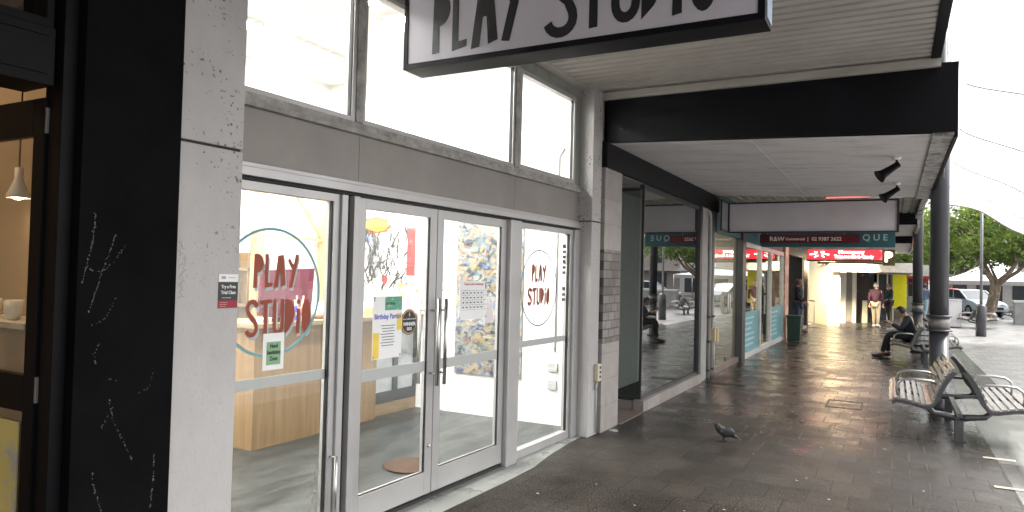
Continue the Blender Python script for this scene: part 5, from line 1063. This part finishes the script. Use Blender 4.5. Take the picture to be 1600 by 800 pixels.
wc = thing('service_cabinet', (34, -2.2, 0), 'white roadside cabinet with a lid seam just right of the thick iron post', 'cabinet'); wm_ = mat('white_enamel_cabinet', (.75, .75, .76), rough=.4, var=.04)
MB().box(33.6, 34.2, -2.42, -1.75, 0.05, 1.08, bev=.01).build('body', wm_, wc); MB().box(33.57, 34.23, -2.45, -1.72, 1.085, 1.13, bev=.01).build('lid', mat('grey_lid', (.5, .5, .52)), wc); MB().box(33.65, 34.15, -2.4, -1.78, 0, .05).build('plinth', M['post'], wc)
pw = thing('planter_wall', (40, -8, 0), 'low grey concrete planter wall at the right edge of the square', 'wall'); MB().box(39.0, 39.6, -14, -4.85, 0, 1.0, bev=.02).build('wall', mat('grey_planter_concrete', (.32, .32, .31), rough=.8, var=.2, vs=2), pw); MB().box(38.95, 39.65, -14.05, -4.80, 1.0, 1.10, bev=.01).build('coping', mat('pale_coping', (.6, .6, .58)), pw)

# ------------------------------------------------------------------ cars
def car(x, y, rz, c, lb, nm):
    t = thing('parked_car', (x, y, 0), lb, 'car', rz=rz); paint = mat(nm, c, rough=.2, var=.03, spec=.6); T = Matrix.Translation((x, y, 0)) @ Matrix.Rotation(rz, 4, 'Z')
    f = MB(); prof_ = [(-2.15, .45), (-2.12, .85), (-1.95, .98), (-1.2, 1.02), (1.0, .95), (1.75, .82), (2.1, .68), (2.15, .35), (1.75, .28), (-1.8, .28)]
    f.prism(prof_, (0, .86, 0), (1, 0, 0), (0, 0, 1), 1.72); bmesh.ops.bevel(f.b, geom=list(f.b.edges), offset=.05, segments=2, affect='EDGES'); f.b.transform(T); bd = f.build('body', paint, t)
    f = MB(); f.prism([(-1.75, 1.0), (-1.35, 1.40), (-.6, 1.47), (.25, 1.42), (.95, .95)], (0, .72, 0), (1, 0, 0), (0, 0, 1), 1.44); f.b.transform(T); f.build('window', mat('car_glass', (.03, .04, .05), rough=.08), t)
    f = MB(); f.prism([(-1.35, 1.405), (-.6, 1.475), (.25, 1.425), (.2, 1.45), (-.6, 1.50), (-1.3, 1.44)], (0, .70, 0), (1, 0, 0), (0, 0, 1), 1.40)
    for s in (-1, 1):
        for a in ((-1.75, 1.0, -1.35, 1.42), (-.35, 1.0, -.4, 1.44), (.95, .97, .25, 1.43)): f.bar((a[0], s*.73, a[1]), (a[2], s*.70, a[3]), .06, .05)
    f.b.transform(T); f.build('roof', paint, t)
    for sx in (-1.35, 1.35):
        for s in (-1, 1):
            g = MB(); g.b.transform(Matrix()); g.tube([(sx, s*.70, .32), (sx, s*.88, .32)], .32, 22); g.b.transform(T); wh = g.build('wheel', mat('tyre', (.02, .02, .02), rough=.9), t)
            g = MB(); g.tube([(sx, s*.881, .32), (sx, s*.895, .32)], [.2, .17], 14); g.b.transform(T); g.build('rim', M['steel'], wh)
    for s in (-1, 1):
        g = MB(); g.ball((2.06, s*.62, .68), .13, (.5, 1.2, .6)); g.b.transform(T); g.build('headlight', mat('lamp_lens', (.7, .7, .72), rough=.1), t)
        g = MB(); g.box(-2.17, -2.10, s*.62-.14, s*.62+.14, .72, .88); g.b.transform(T); g.build('tail_light', mat('red_lens', (.4, .01, .01), rough=.2), t)
    g = MB(); g.box(2.13, 2.17, -.55, .55, .42, .55).box(2.14, 2.18, -.26, .26, .44, .53); g.b.transform(T); g.build('grille', M['cutblack'], t)
    return t
car(48.5, -3.9, R(205), (.50, .60, .70), 'pale blue parked car beyond the square with its nose to the tree', 'pale_blue_paint'); car(53.5, -3.0, R(180), (.35, .02, .03), 'red parked car half hidden behind the pale blue car', 'red_paint')
car(49.0, -9.5, R(95), (.65, .66, .68), 'silver parked car to the right of the tree trunk', 'silver_paint'); car(50.0, -15.5, R(90), (.05, .07, .10), 'dark blue parked car far right in the square', 'dark_blue_paint')

# ------------------------------------------------------------------ tents and sail
canvas = mat('white_canvas', (.82, .82, .80), rough=.7, var=.03)
def tent(x, y, w_, d_, ze, za, lb):
    t = thing('market_tent', (x, y, 0), lb, 'tent', 'white market tents in the square')
    c = [(x-d_/2, y-w_/2, ze), (x+d_/2, y-w_/2, ze), (x+d_/2, y+w_/2, ze), (x-d_/2, y+w_/2, ze)]; ap = (x, y, za); f = MB(); n = 8
    for i in range(4):
        a, b_ = Vector(c[i]), Vector(c[(i+1) % 4]); rows = []
        for k in range(n+1):
            u = k/n; sag = -.22*(za-ze)*math.sin(math.pi*u); p, q = a.lerp(Vector(ap), u), b_.lerp(Vector(ap), u); rows.append((p+Vector((0, 0, sag)), q+Vector((0, 0, sag))))
        for r0, r1 in zip(rows, rows[1:]): f.quad(r0[0], r0[1], r1[1], r1[0])
    bmesh.ops.remove_doubles(f.b, verts=f.b.verts, dist=1e-4); f.build('roof', canvas, t)
    f = MB()
    for i in range(4): a, b_ = Vector(c[i]), Vector(c[(i+1) % 4]); f.quad(a, b_, b_-Vector((0, 0, .28)), a-Vector((0, 0, .28)))
    f.build('valance', mat('grey_white_valance', (.5, .5, .5), rough=.7), t)
    for p in c: MB().tube([(p[0], p[1], 0), (p[0], p[1], ze)], .04, 8).build('leg', M['steel'], t)
    return t
tent(60, -6.2, 7.5, 6, 2.05, 3.7, 'wide white peaked tent behind the tree trunk'); tent(47, -17.0, 6, 6, 2.3, 4.2, 'white peaked tent standing far right of the tree')
tent(36, -11.5, 4.5, 4.5, 2.2, 3.6, 'white peaked tent nearest the planter wall on the right')
sl2 = thing('tensile_sail', (20, -6, 3.2), 'large white tensioned fabric sail with fine seams over the square', 'sail')
low = [(26, -1.33, 4.33), (26, -2.35, 4.12), (26, -3.45, 3.30), (25.5, -6.0, 3.0), (24, -10, 3.6)]
hi = [(15, -1.15, 6.0), (15, -2.3, 6.2), (15, -4.2, 6.3), (14.5, -7.5, 6.2), (14, -11, 5.6)]
low = [(26, -1.38, 4.28), (26, -2.3, 4.06), (26, -3.43, 3.32), (26, -5.5, 2.75), (25, -9, 2.9)]
hi = [(15.5, -1.3, 6.6), (15.5, -2.9, 6.4), (15.5, -4.2, 5.7), (15.5, -6.5, 5.2), (15, -10, 5.0)]
def sp(P, t):
    n = len(P)-1; k = min(int(t*n), n-1); u = t*n-k; p0, p1, p2, p3 = (Vector(P[i]) for i in (max(k-1, 0), k, k+1, min(k+2, n)))
    return .5*((2*p1)+(p2-p0)*u+(2*p0-5*p1+4*p2-p3)*u*u+(3*p1-p0-3*p2+p3)*u**3)
def sail(t, v): p = sp(low, t).lerp(sp(hi, t), v); p.z -= .75*math.sin(math.pi*v)*math.sin(math.pi*min(1, t*1.2+.1)); return p
f = MB(); NU, NV = 28, 14; G_ = [[f.b.verts.new(sail(i/NU, j/NV)) for j in range(NV+1)] for i in range(NU+1)]
for i in range(NU):
    for j in range(NV): f.b.faces.new((G_[i][j], G_[i+1][j], G_[i+1][j+1], G_[i][j+1])).smooth = True
wm2 = mat('white_membrane', (.86, .85, .82), rough=.6, var=.01); q_ = wm2.node_tree; t_ = q_.nodes.new('ShaderNodeBsdfTranslucent'); t_.inputs['Color'].default_value = (.95, .94, .90, 1); x_ = q_.nodes.new('ShaderNodeMixShader'); x_.inputs[0].default_value = .62; q_.links.new(q_.nodes['Principled BSDF'].outputs[0], x_.inputs[1]); q_.links.new(t_.outputs[0], x_.inputs[2]); q_.links.new(x_.outputs[0], q_.nodes['Material Output'].inputs['Surface']); f.build('fabric', wm2, sl2)
f = MB()
for v in (.0, .2, .4, .6, .8): f.tube([sail(i/24, v)-Vector((0, 0, .012)) for i in range(25)], .018 if v else .028, 5)
f.build('seam', mat('grey_seam', (.33, .31, .28)), sl2); MB().tube([(25.2, -9.2, 0), (25, -9.1, 3.3)], .08, 12).tube([(15, -10.1, 0), (15, -10, 5.2)], .09, 12).build('mast', M['steel'], sl2)
MB().tube([(26, -1.38, 4.28), (20.6, -.54, 5.1)], .01, 6).tube([(15.5, -2.0, 6.1), (11.55, -.565, 5.1)], .01, 6).build('tie_cable', M['steel'], sl2)
sli = thing('street_light', (20, -2.2, 7.5), 'small street light with fine strings hanging high over the square', 'street light')
MB().tube([(20.0, -5.5, 7.35), (20, -3.6, 7.45), (20, -2.5, 7.5)], .02, 8).tube([(20, -5.5, 7.35), (20.2, -10, 0)], .07, 10).build('arm', mat('grey_arm', (.3, .3, .32)), sli); MB().ball((20, -2.33, 7.5), .12, (.7, 2.0, .45)).build('lamp_head', mat('dark_lamp_head', (.06, .07, .09)), sli)
f = MB()
for k in range(14): a = -2.1-.05*k; f.ball((20.0, a, 7.78+.05*math.sin(k*.4)), .018, n=6); f.ball((20, a, 7.28+.05*math.sin(k*.5)), .018, n=6)
f.build('string_beads', mat('grey_beads', (.25, .3, .4)), sli)

# ------------------------------------------------------------------ trees
leafm = []
for k, c_ in enumerate([(.075, .125, .028), (.11, .165, .035), (.05, .085, .022)]):
    m = mat('leaf_%s' % ('mid', 'light', 'dark')[k], c_, rough=.5, var=.3, vs=1.5); b_ = m.node_tree.nodes['Principled BSDF']
    tr_ = m.node_tree.nodes.new('ShaderNodeBsdfTranslucent'); tr_.inputs['Color'].default_value = (c_[0]*2.4, c_[1]*2.2, c_[2]*1.5, 1); mx_ = m.node_tree.nodes.new('ShaderNodeMixShader'); mx_.inputs[0].default_value = .4
    m.node_tree.links.new(b_.outputs[0], mx_.inputs[1]); m.node_tree.links.new(tr_.outputs[0], mx_.inputs[2]); m.node_tree.links.new(mx_.outputs[0], m.node_tree.nodes['Material Output'].inputs['Surface']); leafm.append(m)
BARK = mat('mottled_bark', (.20, .15, .11), rough=.9, var=.3, vs=8, bump=.8, bs=25, c2=(.35, .29, .23), c2s=5, c2t=.52)
def tree(x, y, h, rad, zc, lb, seed, forks, n=5200, ls=.12, tr=.22, rz=.0):
    r_ = random.Random(seed); t = thing('tree', (x, y, 0), lb, 'tree'); f = MB(); zf = forks[0]
    f.tube([(x, y+.35, 0), (x+.05, y+.30, .15), (x+.1, y+.10, zf*.55), (x+.02, y, zf)], [tr*1.5, tr*1.15, tr, tr*.95], 12); ends = []
    for a, L_, el in forks[1]:
        d = Vector((math.cos(a)*math.cos(el), math.sin(a)*math.cos(el), math.sin(el))); p0 = Vector((x, y, zf-.1)); p1 = p0+d*L_*.4+Vector((r_.uniform(-.1, .1),)*3); p2 = p0+d*L_*.75+Vector((0, 0, .2)); p3 = p0+d*L_+Vector((0, 0, .6))
        f.tube([p0, p1, p2, p3], [tr*.62, tr*.45, tr*.28, tr*.12], 9); ends += [p1, p2, p3]
        for k in range(5):
            q = p1.lerp(p3, .2+.16*k); e = q+Vector((r_.gauss(0, 1), r_.gauss(0, 1), r_.uniform(.2, 1.3)))*rad*.22; f.tube([q, q.lerp(e, .5)+Vector((0, 0, .1)), e], [tr*.18, tr*.1, tr*.04], 6); ends.append(e)
    f.build('trunk', BARK, t)
    cl = []
    for k in range(64):
        a, u = r_.uniform(0, 6.283), r_.random()**.5; z = r_.uniform(-1, 1); rr_ = math.sqrt(max(0, 1-z*z))
        cl.append((Vector((x+math.cos(a)*rad*u*rr_, y+math.sin(a)*rad*u*rr_, zc+z*h*(.9 if z > 0 else .7))), r_.uniform(.11, .27)*rad, r_.random()))
    for k, m in enumerate(leafm):
        g = MB()
        for c, cr_, q in cl:
            if int(q*3) % 3 != k: continue
            for _ in range(n//64):
                v = Vector((r_.gauss(0, 1), r_.gauss(0, 1), r_.gauss(0, .75))).normalized()*cr_*r_.random()**.45; p = c+v; s = ls*r_.uniform(.6, 1.3)
                a = Vector((r_.gauss(0, 1), r_.gauss(0, 1), r_.gauss(0, .7))).normalized()*s; b_ = a.cross(Vector((r_.gauss(0, 1), r_.gauss(0, 1), r_.gauss(0, 1)))).normalized()*s*.45
                g.quad(p-a, p+b_, p+a, p-b_)
        g.build('crown', m, t)
    return t
F1 = (1.9, [(R(100), 2.6, R(55)), (R(-80), 2.8, R(38)), (R(60), 2.4, R(65)), (R(-120), 2.5, R(50))])
tree(42.5, -4.45, 1.55, 4.3, 4.3, 'broad tree with a pale leaning forked trunk in the square behind the far benches', 21, F1, n=9000, ls=.13, tr=.19)
tree(46.0, -5.0, 1.3, 3.6, 4.3, 'second tree trunk close behind the pale forked tree', 22, F1, n=5200, ls=.13, tr=.13)
tree(52.0, -1.6, 1.8, 3.2, 4.2, 'green tree between the two iron posts in the background', 23, F1, n=6000, ls=.14, tr=.2)
tree(40.0, -12.0, 2.2, 4.0, 4.6, 'leafy tree beyond the right edge of the square', 24, F1, n=5500, ls=.15, tr=.25); tree(56.0, -19.0, 2.6, 5.0, 5.0, 'large leafy tree far to the right behind the tents', 25, F1, n=5500, ls=.2, tr=.3)
tree(68.0, -4.0, 1.6, 5.5, 4.4, 'distant dense tree behind the wide white tent', 26, F1, n=5500, ls=.2, tr=.3)

# ------------------------------------------------------------------ far side of the square
def block(x0, x1, y0, y1, h, c, lb, seed, band=None):
    r_ = random.Random(seed); t = thing('far_building', ((x0+x1)/2, (y0+y1)/2, 0), lb, 'building')
    MB().box(x0, x1, y0, y1, 0, h).build('wall', mat('far_wall_%s' % lb.split()[0], c, rough=.8, var=.08), t); n = int((y1-y0)/2.6)
    dg = mat('far_dark_glass', (.05, .06, .07), rough=.15)
    for k in range(n):
        y = y0+.5+k*2.6; MB().box(x0-.05, x0-.01, y, y+1.9, .3, 2.3).build('window', dg, t)
        if h > 4.5: MB().box(x0-.05, x0-.01, y+.4, y+1.5, 3.4, 4.7 if h > 5 else 4.2).build('window', dg, t)
    if band: MB().box(x0-1.1, x0-.02, y0, y1, 2.5, 2.75).build('awning', mat('awning_%s' % lb.split()[0], band, rough=.6), t)
    MB().box(x0-.15, x1, y0, y1, h, h+.2).build('roof', M['post'], t)
block(74, 82, -14, -1.0, 5.2, (.62, .60, .58), 'pale far shop building behind the tents', 1, (.6, .6, .6)); block(72, 80, -.9, 3.5, 4.6, (.6, .55, .5), 'cream far building with a bright red awning between the posts', 2, (.60, .02, .04))
block(76, 84, -34, -14.2, 6.0, (.40, .36, .34), 'brownish far building along the end of the square', 3, (.5, .45, .4)); block(60, 76, -62, -34.5, 6.5, (.55, .53, .5), 'grey far building at the right end of the square', 4, (.1, .3, .35))
ra = thing('red_awning', (50, -.9, 0), 'red striped awning stall seen between the second and first iron posts', 'awning')
MB().box(50, 51.5, -1.9, .3, 2.05, 2.22).box(49.9, 50, -1.9, .3, 1.72, 1.80).build('red_band', mat('signal_red', (.6, .015, .03)), ra); MB().box(50, 51.5, -1.9, .3, 2.222, 2.9).build('white_band', M['white'], ra)
f = MB()
for y in (-1.88, .25): f.tube([(50.1, y, 0), (50.1, y, 2.05)], .04, 8)
f.build('leg', M['steel'], ra); MB().box(50.3, 51.3, -1.8, .2, 0, .95).build('counter', mat('stall_counter', (.5, .5, .5)), ra)
